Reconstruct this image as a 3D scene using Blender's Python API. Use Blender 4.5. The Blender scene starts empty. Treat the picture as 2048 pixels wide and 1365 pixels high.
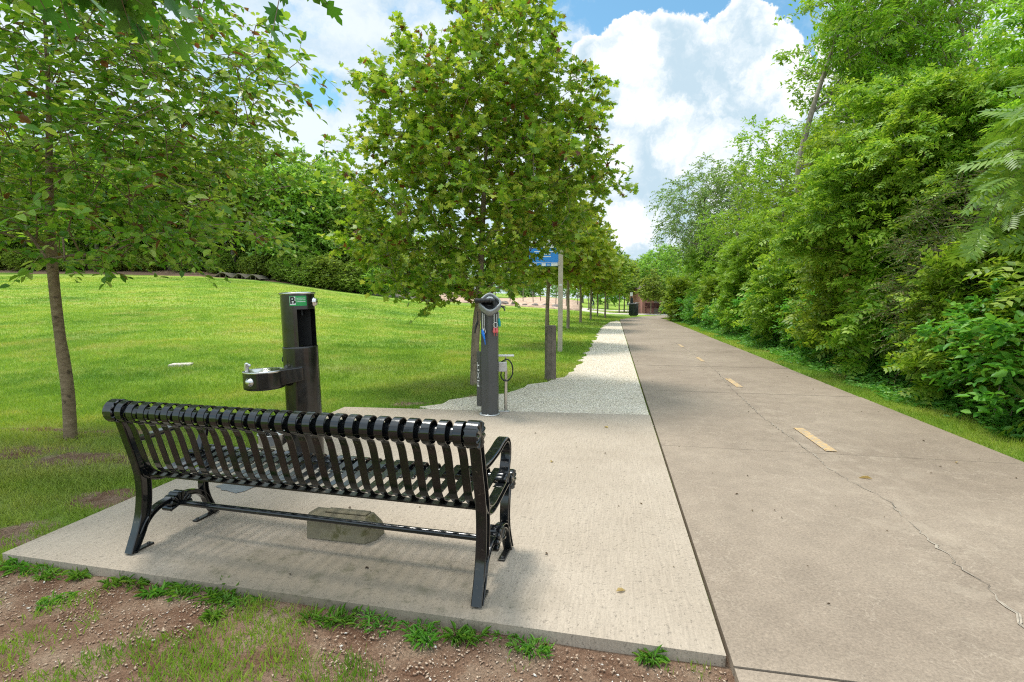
import bpy, math, random
import numpy as np
from mathutils import Vector, Matrix

sc = bpy.context.scene
COL = sc.collection
rad = math.radians
PI = math.pi

# ------------------------------------------------------------------ camera
CAM_H = 1.35
FPX = 1030.0
PITCH = math.atan((682.5 - 597) / FPX)
cam_d = bpy.data.cameras.new('camera')
cam_d.sensor_width = 36
cam_d.lens = 36 * FPX / 2048
cam_d.clip_start = 0.05
cam_d.clip_end = 3000
cam = bpy.data.objects.new('camera', cam_d)
COL.objects.link(cam)
cam.location = (0, 0, CAM_H)
cam.rotation_euler = (PI / 2 - PITCH, 0, 0)
sc.camera = cam


def ray(px, py):
    a = (px - 1024) / FPX
    b = (py - 682.5) / FPX
    return Vector((a, math.cos(PITCH) - b * math.sin(PITCH), -math.sin(PITCH) - b * math.cos(PITCH)))


def at(px, py, z=0.0):
    """ground point seen at a pixel of the photograph"""
    r = ray(px, py)
    t = (z - CAM_H) / r.z
    return Vector((r.x * t, r.y * t, z))


# ------------------------------------------------------------------ render settings
sc.render.engine = 'CYCLES'
cy = sc.cycles
cy.max_bounces = 7
cy.diffuse_bounces = 4
cy.glossy_bounces = 3
cy.transmission_bounces = 4
cy.transparent_max_bounces = 8
cy.caustics_reflective = False
cy.caustics_refractive = False
cy.sample_clamp_indirect = 4.0
cy.filter_width = 1.15
cy.use_denoising = False
sc.view_settings.view_transform = 'Standard'
sc.view_settings.look = 'None'
sc.view_settings.exposure = 0.78
sc.view_settings.gamma = 1.0


# ------------------------------------------------------------------ node helper
def N(nt, typ, ins=None, **attrs):
    n = nt.nodes.new(typ)
    for k, v in attrs.items():
        setattr(n, k, v)
    for k, v in (ins or {}).items():
        s = n.inputs[k]
        if isinstance(v, bpy.types.NodeSocket):
            nt.links.new(v, s)
        else:
            s.default_value = v
    return n


def math_n(nt, op, a, b=0.0, c=0.0, clamp=False):
    return N(nt, 'ShaderNodeMath', {0: a, 1: b, 2: c}, operation=op, use_clamp=clamp).outputs[0]


def mixc(nt, fac, a, b, blend='MIX'):
    n = N(nt, 'ShaderNodeMix', None, data_type='RGBA', blend_type=blend)
    for idx, v in ((0, fac), (6, a), (7, b)):
        s = n.inputs[idx]
        if isinstance(v, bpy.types.NodeSocket):
            nt.links.new(v, s)
        else:
            s.default_value = v if not (idx and len(v) == 3) else (*v, 1)
    return n.outputs[2]


def ramp(nt, fac, stops, interp='LINEAR'):
    n = N(nt, 'ShaderNodeValToRGB', {0: fac})
    n.color_ramp.interpolation = interp
    el = n.color_ramp.elements
    while len(el) < len(stops):
        el.new(0.5)
    for e, (p, c) in zip(el, stops):
        e.position = p
        e.color = (*c, 1) if hasattr(c, '__len__') else (c, c, c, 1)
    return n.outputs[0]


def smooth(nt, v, lo, hi, a=0.0, b=1.0):
    return N(nt, 'ShaderNodeMapRange', {0: v, 1: lo, 2: hi, 3: a, 4: b}, interpolation_type='SMOOTHSTEP').outputs[0]


def noise(nt, vec, scale, detail=4, rough=0.55, col=False):
    n = N(nt, 'ShaderNodeTexNoise', {'Vector': vec, 'Scale': scale, 'Detail': detail, 'Roughness': rough})
    return n.outputs['Color' if col else 'Fac']


# ------------------------------------------------------------------ world: sky with clouds
SUN_EL, SUN_AZ = rad(70), rad(-50)        # azimuth measured from +Y towards +X
world = bpy.data.worlds.new('World')
sc.world = world
world.use_nodes = True
wt = world.node_tree
wt.nodes.clear()
sky = N(wt, 'ShaderNodeTexSky', None, sky_type='NISHITA', sun_disc=False, sun_elevation=SUN_EL,
        sun_rotation=SUN_AZ, altitude=200, air_density=1.0, dust_density=0.6, ozone_density=1.5)
tcw = N(wt, 'ShaderNodeTexCoord')
D = tcw.outputs['Generated']
wob = N(wt, 'ShaderNodeVectorMath', {0: noise(wt, D, 9.0, 8, 0.62, True), 1: (0.5, 0.5, 0.5)}, operation='SUBTRACT').outputs[0]
wob = N(wt, 'ShaderNodeVectorMath', {0: wob, 3: 0.13}, operation='SCALE').outputs[0]
Dw = N(wt, 'ShaderNodeVectorMath', {0: D, 1: wob}, operation='ADD').outputs[0]


def blob_field(lst, vec):
    acc = None
    for (px, py, r) in lst:
        c = ray(px, py).normalized()
        d = N(wt, 'ShaderNodeVectorMath', {0: vec, 1: tuple(c)}, operation='DISTANCE').outputs[1]
        v = math_n(wt, 'MULTIPLY_ADD', d, -1030.0 / r, 1.0)
        acc = v if acc is None else math_n(wt, 'SMOOTH_MAX', acc, v, 0.12)
    return acc


cum = blob_field([(1205, 149, 62), (1275, 109, 62), (1350, 99, 70), (1425, 119, 60), (1490, 86, 58), (1520, 164, 80),
                  (1260, 224, 95), (1370, 234, 130), (1490, 274, 120), (1590, 284, 90), (1340, 344, 90), (1450, 394, 150),
                  (1260, 444, 120), (1350, 504, 130), (1640, 384, 130), (1690, 114, 45), (1220, 544, 110)], Dw)
cum_m = smooth(wt, cum, 0.02, 0.11)
clear = blob_field([(1250, -20, 150), (1420, -40, 170), (1600, 30, 110), (1130, 20, 90), (630, 190, 55)], Dw)
Ds = N(wt, 'ShaderNodeVectorMath', {0: Dw, 1: (2.2, 2.2, 5.0)}, operation='MULTIPLY').outputs[0]
wisp = noise(wt, Ds, 1.6, 7, 0.6)
wisp = math_n(wt, 'SUBTRACT', wisp, math_n(wt, 'MULTIPLY', smooth(wt, clear, 0.0, 0.7), 0.26))
wisp_m = smooth(wt, wisp, 0.29, 0.5)
sep = N(wt, 'ShaderNodeSeparateXYZ', {0: D})
low = smooth(wt, sep.outputs[2], 0.02, 0.42, 0.8, 0.0)
wisp_m = math_n(wt, 'MAXIMUM', wisp_m, low)
shade_n = noise(wt, Dw, 7.5, 6, 0.6)
billow = smooth(wt, shade_n, 0.41, 0.64)
edge = smooth(wt, cum, 0.5, 0.02)          # bright rims on the cumulus heads
cum_b = math_n(wt, 'MAXIMUM', billow, edge)
cum_c = mixc(wt, cum_b, (4.5, 5.8, 6.7), (8.5, 8.7, 8.8))
wisp_c = mixc(wt, smooth(wt, noise(wt, Ds, 3.1, 5), 0.3, 0.65), (4.6, 5.8, 6.7), (7.2, 7.7, 8.0))
skyc = N(wt, 'ShaderNodeVectorMath', {0: sky.outputs[0], 1: (1.1, 1.55, 1.45)}, operation='MULTIPLY').outputs[0]
base = mixc(wt, math_n(wt, 'MULTIPLY', wisp_m, 0.9), skyc, wisp_c)
allc = mixc(wt, cum_m, base, cum_c)
# unseen sky overhead is brightened as added soft light,
# and the half behind the camera as added fill for the foliage
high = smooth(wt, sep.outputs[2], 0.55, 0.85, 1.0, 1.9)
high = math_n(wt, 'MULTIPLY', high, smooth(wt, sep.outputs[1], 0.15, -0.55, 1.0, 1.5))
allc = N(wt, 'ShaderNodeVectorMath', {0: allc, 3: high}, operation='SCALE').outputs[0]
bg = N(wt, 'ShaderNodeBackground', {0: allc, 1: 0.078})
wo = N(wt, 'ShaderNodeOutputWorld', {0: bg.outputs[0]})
world.cycles.sampling_method = 'MANUAL'
world.cycles.sample_map_resolution = 512

# ------------------------------------------------------------------ sun behind thin cloud
sun_d = bpy.data.lights.new('sun', 'SUN')
sun_d.energy = 2.0
sun_d.angle = rad(13)
sun_d.color = (1.0, 0.95, 0.86)
sun = bpy.data.objects.new('sun', sun_d)
COL.objects.link(sun)
sd = Vector((math.sin(SUN_AZ) * math.cos(SUN_EL), math.cos(SUN_AZ) * math.cos(SUN_EL), math.sin(SUN_EL)))
sun.rotation_euler = sd.to_track_quat('Z', 'Y').to_euler()
sun.location = sd * 50


# ------------------------------------------------------------------ object helpers
def tag(o, label=None, cat=None, group=None, kind=None):
    if label:
        o['label'] = label
    if cat:
        o['category'] = cat
    if group:
        o['group'] = group
    if kind:
        o['kind'] = kind
    return o


def empty(name, loc=(0, 0, 0), rz=0.0, rot=None):
    o = bpy.data.objects.new(name, None)
    o.empty_display_size = 0.1
    COL.objects.link(o)
    o.location = loc
    o.rotation_euler = rot if rot else (0, 0, rz)
    return o


def link(name, me, mat=None, parent=None, loc=None, rot=None, scale=None):
    if mat and not me.materials:
        me.materials.append(mat)
    o = bpy.data.objects.new(name, me)
    COL.objects.link(o)
    if parent:
        o.parent = parent
    if loc is not None:
        o.location = loc
    if rot is not None:
        o.rotation_euler = rot
    if scale is not None:
        o.scale = scale
    return o


def copy_tree(o, parent=None):
    c = o.copy()
    COL.objects.link(c)
    c.parent = parent
    for ch in list(o.children):
        copy_tree(ch, c)
    return c


def np_mesh(name, verts, loops, totals, smooth_f=False):
    """fast mesh from arrays: verts (n,3), flat loop indices, loop count of each face"""
    me = bpy.data.meshes.new(name)
    verts = np.ascontiguousarray(verts, dtype=np.float32)
    loops = np.ascontiguousarray(loops, dtype=np.int32)
    totals = np.ascontiguousarray(totals, dtype=np.int32)
    me.vertices.add(len(verts))
    me.vertices.foreach_set('co', verts.ravel())
    me.loops.add(len(loops))
    me.loops.foreach_set('vertex_index', loops)
    me.polygons.add(len(totals))
    starts = np.concatenate(([0], np.cumsum(totals)[:-1])).astype(np.int32)
    me.polygons.foreach_set('loop_start', starts)
    me.polygons.foreach_set('loop_total', totals)
    if smooth_f:
        me.polygons.foreach_set('use_smooth', np.ones(len(totals), dtype=bool))
    me.update(calc_edges=True)
    return me


class MB:
    def __init__(s):
        s.v, s.f, s.sm = [], [], []

    def add(s, verts, faces, sm=False):
        o = len(s.v)
        s.v += [tuple(p) for p in verts]
        s.f += [tuple(i + o for i in f) for f in faces]
        s.sm += [sm] * len(faces)
        return s

    def box(s, c, size, rz=0.0, taper=1.0):
        x, y, z = [k / 2 for k in size]
        vs = []
        for dz, k in ((-z, 1.0), (z, taper)):
            for dx, dy in ((-x, -y), (x, -y), (x, y), (-x, y)):
                px, py = dx * k, dy * k
                vs.append((c[0] + px * math.cos(rz) - py * math.sin(rz), c[1] + px * math.sin(rz) + py * math.cos(rz), c[2] + dz))
        return s.add(vs, [(3, 2, 1, 0), (4, 5, 6, 7), (0, 1, 5, 4), (1, 2, 6, 5), (2, 3, 7, 6), (3, 0, 4, 7)])

    def tube(s, pts, r, n=8, cap=True, closed=False, sm=True):
        pts = [Vector(p) for p in pts]
        m = len(pts)
        rs = r if hasattr(r, '__len__') else [r] * m
        vs, fs = [], []
        up = None
        for i, p in enumerate(pts):
            a = pts[(i - 1) % m] if (i or closed) else p
            b = pts[(i + 1) % m] if (i < m - 1 or closed) else p
            t = (b - a)
            t = t.normalized() if t.length > 1e-9 else Vector((0, 0, 1))
            if up is None:
                up = Vector((0, 0, 1)) if abs(t.z) < 0.9 else Vector((1, 0, 0))
            u = (up - t * up.dot(t))
            u = u.normalized() if u.length > 1e-6 else t.orthogonal().normalized()
            up = u
            w = t.cross(u)
            for k in range(n):
                a_ = 2 * PI * k / n
                vs.append(p + (u * math.cos(a_) + w * math.sin(a_)) * rs[i])
        segs = m if closed else m - 1
        for i in range(segs):
            j = (i + 1) % m
            for k in range(n):
                k2 = (k + 1) % n
                fs.append((i * n + k, i * n + k2, j * n + k2, j * n + k))
        s.add(vs, fs, sm)
        if cap and not closed:
            s.add([vs[k] for k in range(n)], [tuple(range(n - 1, -1, -1))])
            s.add([vs[(m - 1) * n + k] for k in range(n)], [tuple(range(n))])
        return s

    def lathe(s, prof, n=32, c=(0, 0, 0), axis='z', sm=True, closed=False):
        """prof: (r, h) pairs"""
        vs, fs = [], []
        m = len(prof)
        for (r, h) in prof:
            for k in range(n):
                a = 2 * PI * k / n
                p = (r * math.cos(a), r * math.sin(a), h)
                if axis == 'x':
                    p = (h, p[0], p[1])
                elif axis == 'y':
                    p = (p[0], h, p[1])
                vs.append((p[0] + c[0], p[1] + c[1], p[2] + c[2]))
        for i in range(m if closed else m - 1):
            j = (i + 1) % m
            for k in range(n):
                k2 = (k + 1) % n
                fs.append((i * n + k, i * n + k2, j * n + k2, j * n + k))
        return s.add(vs, fs, sm)

    def prism(s, poly, z0, z1, sm=False):
        n = len(poly)
        vs = [(p[0], p[1], z0) for p in poly] + [(p[0], p[1], z1) for p in poly]
        s.add(vs, [(i, (i + 1) % n, n + (i + 1) % n, n + i) for i in range(n)], sm)
        s.add(vs[n:], [tuple(range(n))])
        s.add(vs[:n], [tuple(range(n - 1, -1, -1))])
        return s

    def build(s, name, mat, parent=None, loc=None, rot=None, bevel=0.0, seg=2):
        me = bpy.data.meshes.new(name)
        me.from_pydata(s.v, [], s.f)
        me.polygons.foreach_set('use_smooth', s.sm)
        me.update()
        o = link(name, me, mat, parent, loc, rot)
        if bevel:
            b = o.modifiers.new('bevel', 'BEVEL')
            b.width = bevel
            b.segments = seg
            b.limit_method = 'ANGLE'
            b.angle_limit = rad(40)
        return o


def catmull(pts, k=6):
    P = [Vector(p) for p in pts]
    out = []
    for i in range(len(P) - 1):
        p0 = P[i - 1] if i else P[0] * 2 - P[1]
        p1, p2 = P[i], P[i + 1]
        p3 = P[i + 2] if i + 2 < len(P) else P[-1] * 2 - P[-2]
        for j in range(k):
            t = j / k
            out.append(0.5 * (2 * p1 + (p2 - p0) * t + (2 * p0 - 5 * p1 + 4 * p2 - p3) * t * t + (3 * p1 - p0 - 3 * p2 + p3) * t ** 3))
    out.append(P[-1])
    return out


# ------------------------------------------------------------------ materials
def new_mat(name):
    m = bpy.data.materials.new(name)
    m.use_nodes = True
    nt = m.node_tree
    nt.nodes.clear()
    out = N(nt, 'ShaderNodeOutputMaterial')
    return m, nt, out


def pbr(name, col, rough=0.5, metal=0.0, var=0.15, vscale=6.0, bump=0.0, bscale=60.0, spec=0.5, coat=0.0, dirt=None):
    m, nt, out = new_mat(name)
    tc = N(nt, 'ShaderNodeTexCoord').outputs['Object']
    n1 = noise(nt, tc, vscale, 6, 0.6)
    lo = tuple(c * (1 - var) for c in col)
    hi = tuple(min(1, c * (1 + var)) for c in col)
    c = ramp(nt, n1, [(0.3, lo), (0.7, hi)])
    if dirt:
        dn = smooth(nt, noise(nt, tc, dirt[1], 8, 0.7), dirt[2], dirt[2] + 0.12)
        c = mixc(nt, dn, c, dirt[0])
    rn = N(nt, 'ShaderNodeMapRange', {0: noise(nt, tc, vscale * 3, 4), 1: 0.3, 2: 0.7, 3: max(0, rough - 0.08), 4: min(1, rough + 0.1)}).outputs[0]
    ins = {'Base Color': c, 'Roughness': rn, 'Metallic': metal, 'Specular IOR Level': spec, 'Coat Weight': coat}
    if bump:
        ins['Normal'] = N(nt, 'ShaderNodeBump', {'Strength': bump, 'Distance': 0.01, 'Height': noise(nt, tc, bscale, 5, 0.6)}).outputs[0]
    b = N(nt, 'ShaderNodeBsdfPrincipled', ins)
    nt.links.new(b.outputs[0], out.inputs[0])
    return m


def leaf_mat(name, cols, trans=0.42, rough=0.45, objvar=0.25, odd=None, boost=2.2):
    """leaf colours vary from leaf to leaf (each leaf is its own mesh island)"""
    m, nt, out = new_mat(name)
    geo = N(nt, 'ShaderNodeNewGeometry')
    oi = N(nt, 'ShaderNodeObjectInfo')
    r = geo.outputs['Random Per Island']
    cols = [tuple(min(.8, q * boost) for q in c_) for c_ in cols]
    k = len(cols)
    stops = [(0.9 * i / max(1, k - 1), c) for i, c in enumerate(cols)]
    if odd:
        stops[-1] = (0.90, cols[-1])
        stops += [(0.955, cols[-1]), (0.97, odd)]
    c = ramp(nt, r, stops)
    hsv = N(nt, 'ShaderNodeHueSaturation', {'Hue': math_n(nt, 'MULTIPLY_ADD', oi.outputs['Random'], 0.03 * objvar / 0.25, 0.5 - 0.015 * objvar / 0.25),
                                             'Saturation': 1.0,
                                             'Value': math_n(nt, 'MULTIPLY_ADD', oi.outputs['Random'], objvar, 1.0 - objvar / 2), 'Color': c})
    c = hsv.outputs[0]
    p = N(nt, 'ShaderNodeBsdfPrincipled', {'Base Color': c, 'Roughness': rough, 'Specular IOR Level': 0.4})
    tcol = N(nt, 'ShaderNodeVectorMath', {0: c, 1: (1.3, 1.3, 0.8)}, operation='MULTIPLY').outputs[0]
    t = N(nt, 'ShaderNodeBsdfTranslucent', {'Color': tcol})
    mx = N(nt, 'ShaderNodeMixShader', {0: trans, 1: p.outputs[0], 2: t.outputs[0]})
    nt.links.new(mx.outputs[0], out.inputs[0])
    return m


def bark_mat(name, c1, c2, band=1.0):
    m, nt, out = new_mat(name)
    tc = N(nt, 'ShaderNodeTexCoord').outputs['Object']
    st = N(nt, 'ShaderNodeVectorMath', {0: tc, 1: (9, 9, 9 * band)}, operation='MULTIPLY').outputs[0]
    n1 = noise(nt, st, 1.6, 8, 0.68)
    spots = smooth(nt, noise(nt, tc, 13, 3), 0.60, 0.68)
    c = ramp(nt, n1, [(0.32, c1), (0.68, c2)])
    c = mixc(nt, math_n(nt, 'MULTIPLY', spots, 0.7), c, tuple(k * 0.3 for k in c1))
    b = N(nt, 'ShaderNodeBsdfPrincipled', {'Base Color': c, 'Roughness': 0.9,
          'Normal': N(nt, 'ShaderNodeBump', {'Strength': 0.7, 'Distance': 0.02, 'Height': n1}).outputs[0]})
    nt.links.new(b.outputs[0], out.inputs[0])
    return m


# path frame: P0 is the near left corner of the paved path, A runs along it, B across it to the right
P0 = Vector((0.815, 1.84, 0))
ANG = math.atan2(0.1955, 1.0)
A = Vector((math.sin(ANG), math.cos(ANG), 0))
B = Vector((math.cos(ANG), -math.sin(ANG), 0))
PATH_W = 2.9


def pf(s, n, z=0.0):
    p = P0 + A * s + B * n
    return Vector((p.x, p.y, z))


def to_pf(x, y):
    dx, dy = x - P0.x, y - P0.y
    return dx * A.x + dy * A.y, dx * B.x + dy * B.y


def path_coords(nt):
    """world position turned into (across, along, up) of the path"""
    pos = N(nt, 'ShaderNodeNewGeometry').outputs['Position']
    sub = N(nt, 'ShaderNodeVectorMath', {0: pos, 1: tuple(P0)}, operation='SUBTRACT').outputs[0]
    return N(nt, 'ShaderNodeVectorRotate', {'Vector': sub, 'Axis': (0, 0, 1), 'Angle': ANG}, rotation_type='AXIS_ANGLE').outputs[0]


def mat_pad():
    m, nt, out = new_mat('pad_concrete')
    q = path_coords(nt)
    big = noise(nt, q, 0.9, 5, 0.6)
    c = ramp(nt, big, [(0.3, (0.325, 0.262, 0.197)), (0.7, (0.42, 0.348, 0.27))])
    br = N(nt, 'ShaderNodeVectorMath', {0: q, 1: (95, 5, 5)}, operation='MULTIPLY').outputs[0]
    broom = noise(nt, br, 1.0, 5, 0.7)
    fine = noise(nt, q, 85, 4, 0.8)
    pits = smooth(nt, noise(nt, q, 42, 5, 0.8), 0.57, 0.66)
    c = mixc(nt, math_n(nt, 'MULTIPLY', pits, 0.55), c, (0.12, 0.10, 0.08))
    c = mixc(nt, 0.22, c, ramp(nt, broom, [(0.35, 0.28), (0.65, 0.78)]), 'OVERLAY')
    c = mixc(nt, 0.5, c, ramp(nt, fine, [(0.3, 0.32), (0.7, 0.68)]), 'OVERLAY')
    # darker, mossy patch where the bench stands
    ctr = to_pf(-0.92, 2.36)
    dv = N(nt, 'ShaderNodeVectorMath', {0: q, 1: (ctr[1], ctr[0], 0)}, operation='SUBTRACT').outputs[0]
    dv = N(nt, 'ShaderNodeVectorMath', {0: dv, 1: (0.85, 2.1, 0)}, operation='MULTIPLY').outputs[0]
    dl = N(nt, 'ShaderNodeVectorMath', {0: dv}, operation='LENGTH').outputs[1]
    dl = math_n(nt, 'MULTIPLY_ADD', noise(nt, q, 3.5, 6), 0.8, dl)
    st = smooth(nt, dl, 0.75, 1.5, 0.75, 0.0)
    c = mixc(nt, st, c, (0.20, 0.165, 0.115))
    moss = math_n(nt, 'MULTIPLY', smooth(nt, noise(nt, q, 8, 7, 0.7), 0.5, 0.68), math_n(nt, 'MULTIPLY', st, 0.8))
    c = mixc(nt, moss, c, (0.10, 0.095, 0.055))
    h = math_n(nt, 'ADD', math_n(nt, 'MULTIPLY', broom, 0.7), math_n(nt, 'MULTIPLY', pits, -0.8))
    h = math_n(nt, 'ADD', h, math_n(nt, 'MULTIPLY', fine, 0.5))
    b = N(nt, 'ShaderNodeBsdfPrincipled', {'Base Color': c, 'Roughness': 0.85, 'Specular IOR Level': 0.3,
          'Normal': N(nt, 'ShaderNodeBump', {'Strength': 0.5, 'Distance': 0.006, 'Height': h}).outputs[0]})
    nt.links.new(b.outputs[0], out.inputs[0])
    return m


def mat_path():
    m, nt, out = new_mat('path_concrete')
    q = path_coords(nt)
    big = noise(nt, q, 0.55, 6, 0.62)
    c = ramp(nt, big, [(0.3, (0.214, 0.164, 0.120)), (0.7, (0.315, 0.250, 0.187))])
    c = mixc(nt, 0.4, c, ramp(nt, noise(nt, q, 5, 6, 0.7), [(0.3, 0.36), (0.7, 0.64)]), 'OVERLAY')
    c = mixc(nt, 0.5, c, ramp(nt, noise(nt, q, 80, 4, 0.8), [(0.3, 0.22), (0.7, 0.78)]), 'OVERLAY')
    speck = smooth(nt, noise(nt, q, 45, 4, 0.75), 0.62, 0.70)
    c = mixc(nt, math_n(nt, 'MULTIPLY', speck, 0.5), c, (0.10, 0.085, 0.07))
    # pale crazing
    wb = N(nt, 'ShaderNodeVectorMath', {0: noise(nt, q, 3.0, 5, 0.65, True), 3: 0.5}, operation='SCALE').outputs[0]
    qw = N(nt, 'ShaderNodeVectorMath', {0: q, 1: wb}, operation='ADD').outputs[0]
    vor = N(nt, 'ShaderNodeTexVoronoi', {'Vector': qw, 'Scale': 4.6}, feature='DISTANCE_TO_EDGE').outputs['Distance']
    ck = smooth(nt, vor, 0.0, 0.024, 1.0, 0.0)
    ck = math_n(nt, 'MULTIPLY', ck, smooth(nt, noise(nt, q, 1.6, 5, 0.6), 0.36, 0.60))
    c = mixc(nt, math_n(nt, 'MULTIPLY', ck, 0.36), c, (0.46, 0.38, 0.29))
    sp = N(nt, 'ShaderNodeSeparateXYZ', {0: q})
    # paler wear along the middle
    wr = math_n(nt, 'MULTIPLY', smooth(nt, math_n(nt, 'ABSOLUTE', math_n(nt, 'SUBTRACT', sp.outputs[0], 1.45)), 0.0, 0.8, 1.0, 0.0), smooth(nt, noise(nt, q, 4, 6, 0.75), 0.48, 0.62))
    c = mixc(nt, math_n(nt, 'MULTIPLY', wr, 0.3), c, (0.42, 0.345, 0.26))
    h = noise(nt, q, 60, 5, 0.75)
    b = N(nt, 'ShaderNodeBsdfPrincipled', {'Base Color': c, 'Roughness': 0.82, 'Specular IOR Level': 0.3,
          'Normal': N(nt, 'ShaderNodeBump', {'Strength': 0.4, 'Distance': 0.005, 'Height': h}).outputs[0]})
    nt.links.new(b.outputs[0], out.inputs[0])
    return m


def grass_colour(nt):
    pos = N(nt, 'ShaderNodeNewGeometry').outputs['Position']
    a = noise(nt, pos, 0.16, 4, 0.6)
    b_ = noise(nt, pos, 1.1, 5, 0.65)
    f = math_n(nt, 'ADD', math_n(nt, 'MULTIPLY', a, 0.6), math_n(nt, 'MULTIPLY', b_, 0.4))
    c_ = ramp(nt, f, [(0.38, (0.115, 0.225, 0.028)), (0.49, (0.22, 0.34, 0.045)), (0.60, (0.345, 0.41, 0.07))])
    straw = smooth(nt, noise(nt, pos, 0.55, 7, 0.72), 0.47, 0.68)
    near_ = N(nt, 'ShaderNodeAttribute', None, attribute_name='dry').outputs['Fac']
    straw = math_n(nt, 'MAXIMUM', math_n(nt, 'MULTIPLY', straw, 0.42), math_n(nt, 'MULTIPLY', near_, math_n(nt, 'MULTIPLY_ADD', noise(nt, pos, 6, 5, 0.7), 1.2, 0.1)))
    return mixc(nt, straw, c_, (0.36, 0.31, 0.13)), pos


def mat_ground():
    m, nt, out = new_mat('ground_turf')
    g, pos = grass_colour(nt)
    g = mixc(nt, 0.55, g, ramp(nt, noise(nt, pos, 38, 4, 0.7), [(0.3, 0.30), (0.7, 0.66)]), 'OVERLAY')
    dirt = N(nt, 'ShaderNodeAttribute', None, attribute_name='dirt').outputs['Fac']
    n1 = noise(nt, pos, 4.0, 6, 0.65)
    n2 = noise(nt, pos, 90.0, 4, 0.7)
    dc = ramp(nt, n1, [(0.33, (0.19, 0.100, 0.060)), (0.5, (0.305, 0.190, 0.124)), (0.68, (0.43, 0.31, 0.215))])
    dc = mixc(nt, 0.75, dc, ramp(nt, n2, [(0.3, 0.2), (0.7, 0.75)]), 'OVERLAY')
    k = smooth(nt, math_n(nt, 'ADD', dirt, math_n(nt, 'MULTIPLY', math_n(nt, 'SUBTRACT', noise(nt, pos, 9, 6, 0.7), 0.5), 0.7)), 0.3, 0.6)
    c = mixc(nt, k, g, dc)
    h = math_n(nt, 'ADD', n2, math_n(nt, 'MULTIPLY', n1, 1.5))
    b = N(nt, 'ShaderNodeBsdfPrincipled', {'Base Color': c, 'Roughness': 0.95, 'Specular IOR Level': 0.1,
          'Normal': N(nt, 'ShaderNodeBump', {'Strength': 1.0, 'Distance': 0.03, 'Height': h}).outputs[0]})
    nt.links.new(b.outputs[0], out.inputs[0])
    return m


def mat_grass(name='grass_blades', mul=(1.1, 1.1, 1.0)):
    m, nt, out = new_mat(name)
    g, pos = grass_colour(nt)
    r = N(nt, 'ShaderNodeNewGeometry').outputs['Random Per Island']
    g = N(nt, 'ShaderNodeVectorMath', {0: g, 1: mul}, operation='MULTIPLY').outputs[0]
    g = mixc(nt, 0.6, g, ramp(nt, r, [(0.0, (0.36, 0.38, 0.3)), (0.6, (0.55, 0.54, 0.5)), (0.93, (0.68, 0.62, 0.55)), (1.0, (0.85, 0.66, 0.70))]), 'OVERLAY')
    p = N(nt, 'ShaderNodeBsdfPrincipled', {'Base Color': g, 'Roughness': 0.55, 'Specular IOR Level': 0.25})
    t = N(nt, 'ShaderNodeBsdfTranslucent', {'Color': N(nt, 'ShaderNodeVectorMath', {0: g, 1: (1.5, 1.5, 1.0)}, operation='MULTIPLY').outputs[0]})
    nt.links.new(N(nt, 'ShaderNodeMixShader', {0: 0.35, 1: p.outputs[0], 2: t.outputs[0]}).outputs[0], out.inputs[0])
    return m


def mat_gravel(name, c1, c2, sc_=70):
    m, nt, out = new_mat(name)
    pos = N(nt, 'ShaderNodeNewGeometry').outputs['Position']
    v = N(nt, 'ShaderNodeTexVoronoi', {'Vector': pos, 'Scale': sc_})
    g = N(nt, 'ShaderNodeSeparateColor', {0: v.outputs['Color']}).outputs[0]
    c = ramp(nt, g, [(0.0, c1), (0.7, c2), (1.0, tuple(min(1, k * 1.2) for k in c2))])
    c = mixc(nt, 0.5, c, ramp(nt, noise(nt, pos, 1.6, 6, 0.65), [(0.3, 0.36), (0.7, 0.62)]), 'OVERLAY')
    c = mixc(nt, smooth(nt, v.outputs['Distance'], 0.45, 0.8, 0.0, 0.5), c, tuple(k * 0.35 for k in c1))
    b = N(nt, 'ShaderNodeBsdfPrincipled', {'Base Color': c, 'Roughness': 0.95, 'Specular IOR Level': 0.2,
          'Normal': N(nt, 'ShaderNodeBump', {'Strength': 0.8, 'Distance': 0.012, 'Height': math_n(nt, 'SUBTRACT', noise(nt, pos, 30, 4), v.outputs['Distance'])}).outputs[0]})
    nt.links.new(b.outputs[0], out.inputs[0])
    return m


M = {}
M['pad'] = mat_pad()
M['path'] = mat_path()
M['ground'] = mat_ground()
M['grass'] = mat_grass()
M['weed'] = leaf_mat('weed_leaf', [(0.05, 0.13, 0.012), (0.08, 0.19, 0.02), (0.13, 0.22, 0.03)], 0.35, .5, .2, (.2, .16, .07), 1.7)
M['gravel'] = mat_gravel('gravel_fines', (0.52, 0.44, 0.34), (0.78, 0.69, 0.55), 75)
M['sand'] = mat_gravel('sandy_soil', (0.42, 0.27, 0.18), (0.56, 0.41, 0.30), 3)
M['walk'] = pbr('pale_concrete', (0.55, 0.49, 0.41), 0.9, 0, 0.08, 1.0)
M['paint'] = pbr('worn_yellow_paint', (0.50, 0.33, 0.15), 0.8, 0, 0.2, 8, dirt=((0.36, 0.29, 0.21), 22, 0.46))
M['black'] = pbr('black_gloss_paint', (0.006, 0.007, 0.008), 0.13, 0, 0.3, 5, bump=0.05, bscale=25, spec=0.5, coat=0.25, dirt=((0.085, 0.07, 0.052), 42, 0.58))
M['blackdust'] = pbr('black_dusty_paint', (0.012, 0.011, 0.010), 0.30, 0, 0.3, 5, spec=0.55, dirt=((0.075, 0.062, 0.045), 16, 0.58))
M['darkmetal'] = pbr('dark_enamel', (0.034, 0.031, 0.028), 0.2, 0.6, 0.35, 5, spec=0.6, coat=0.3, dirt=((0.12, 0.11, 0.10), 18, 0.68))
M['inner'] = pbr('alcove_black', (0.006, 0.006, 0.006), 0.5)
M['steel'] = pbr('stainless_steel', (0.62, 0.60, 0.57), 0.22, 1.0, 0.08, 9)
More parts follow.
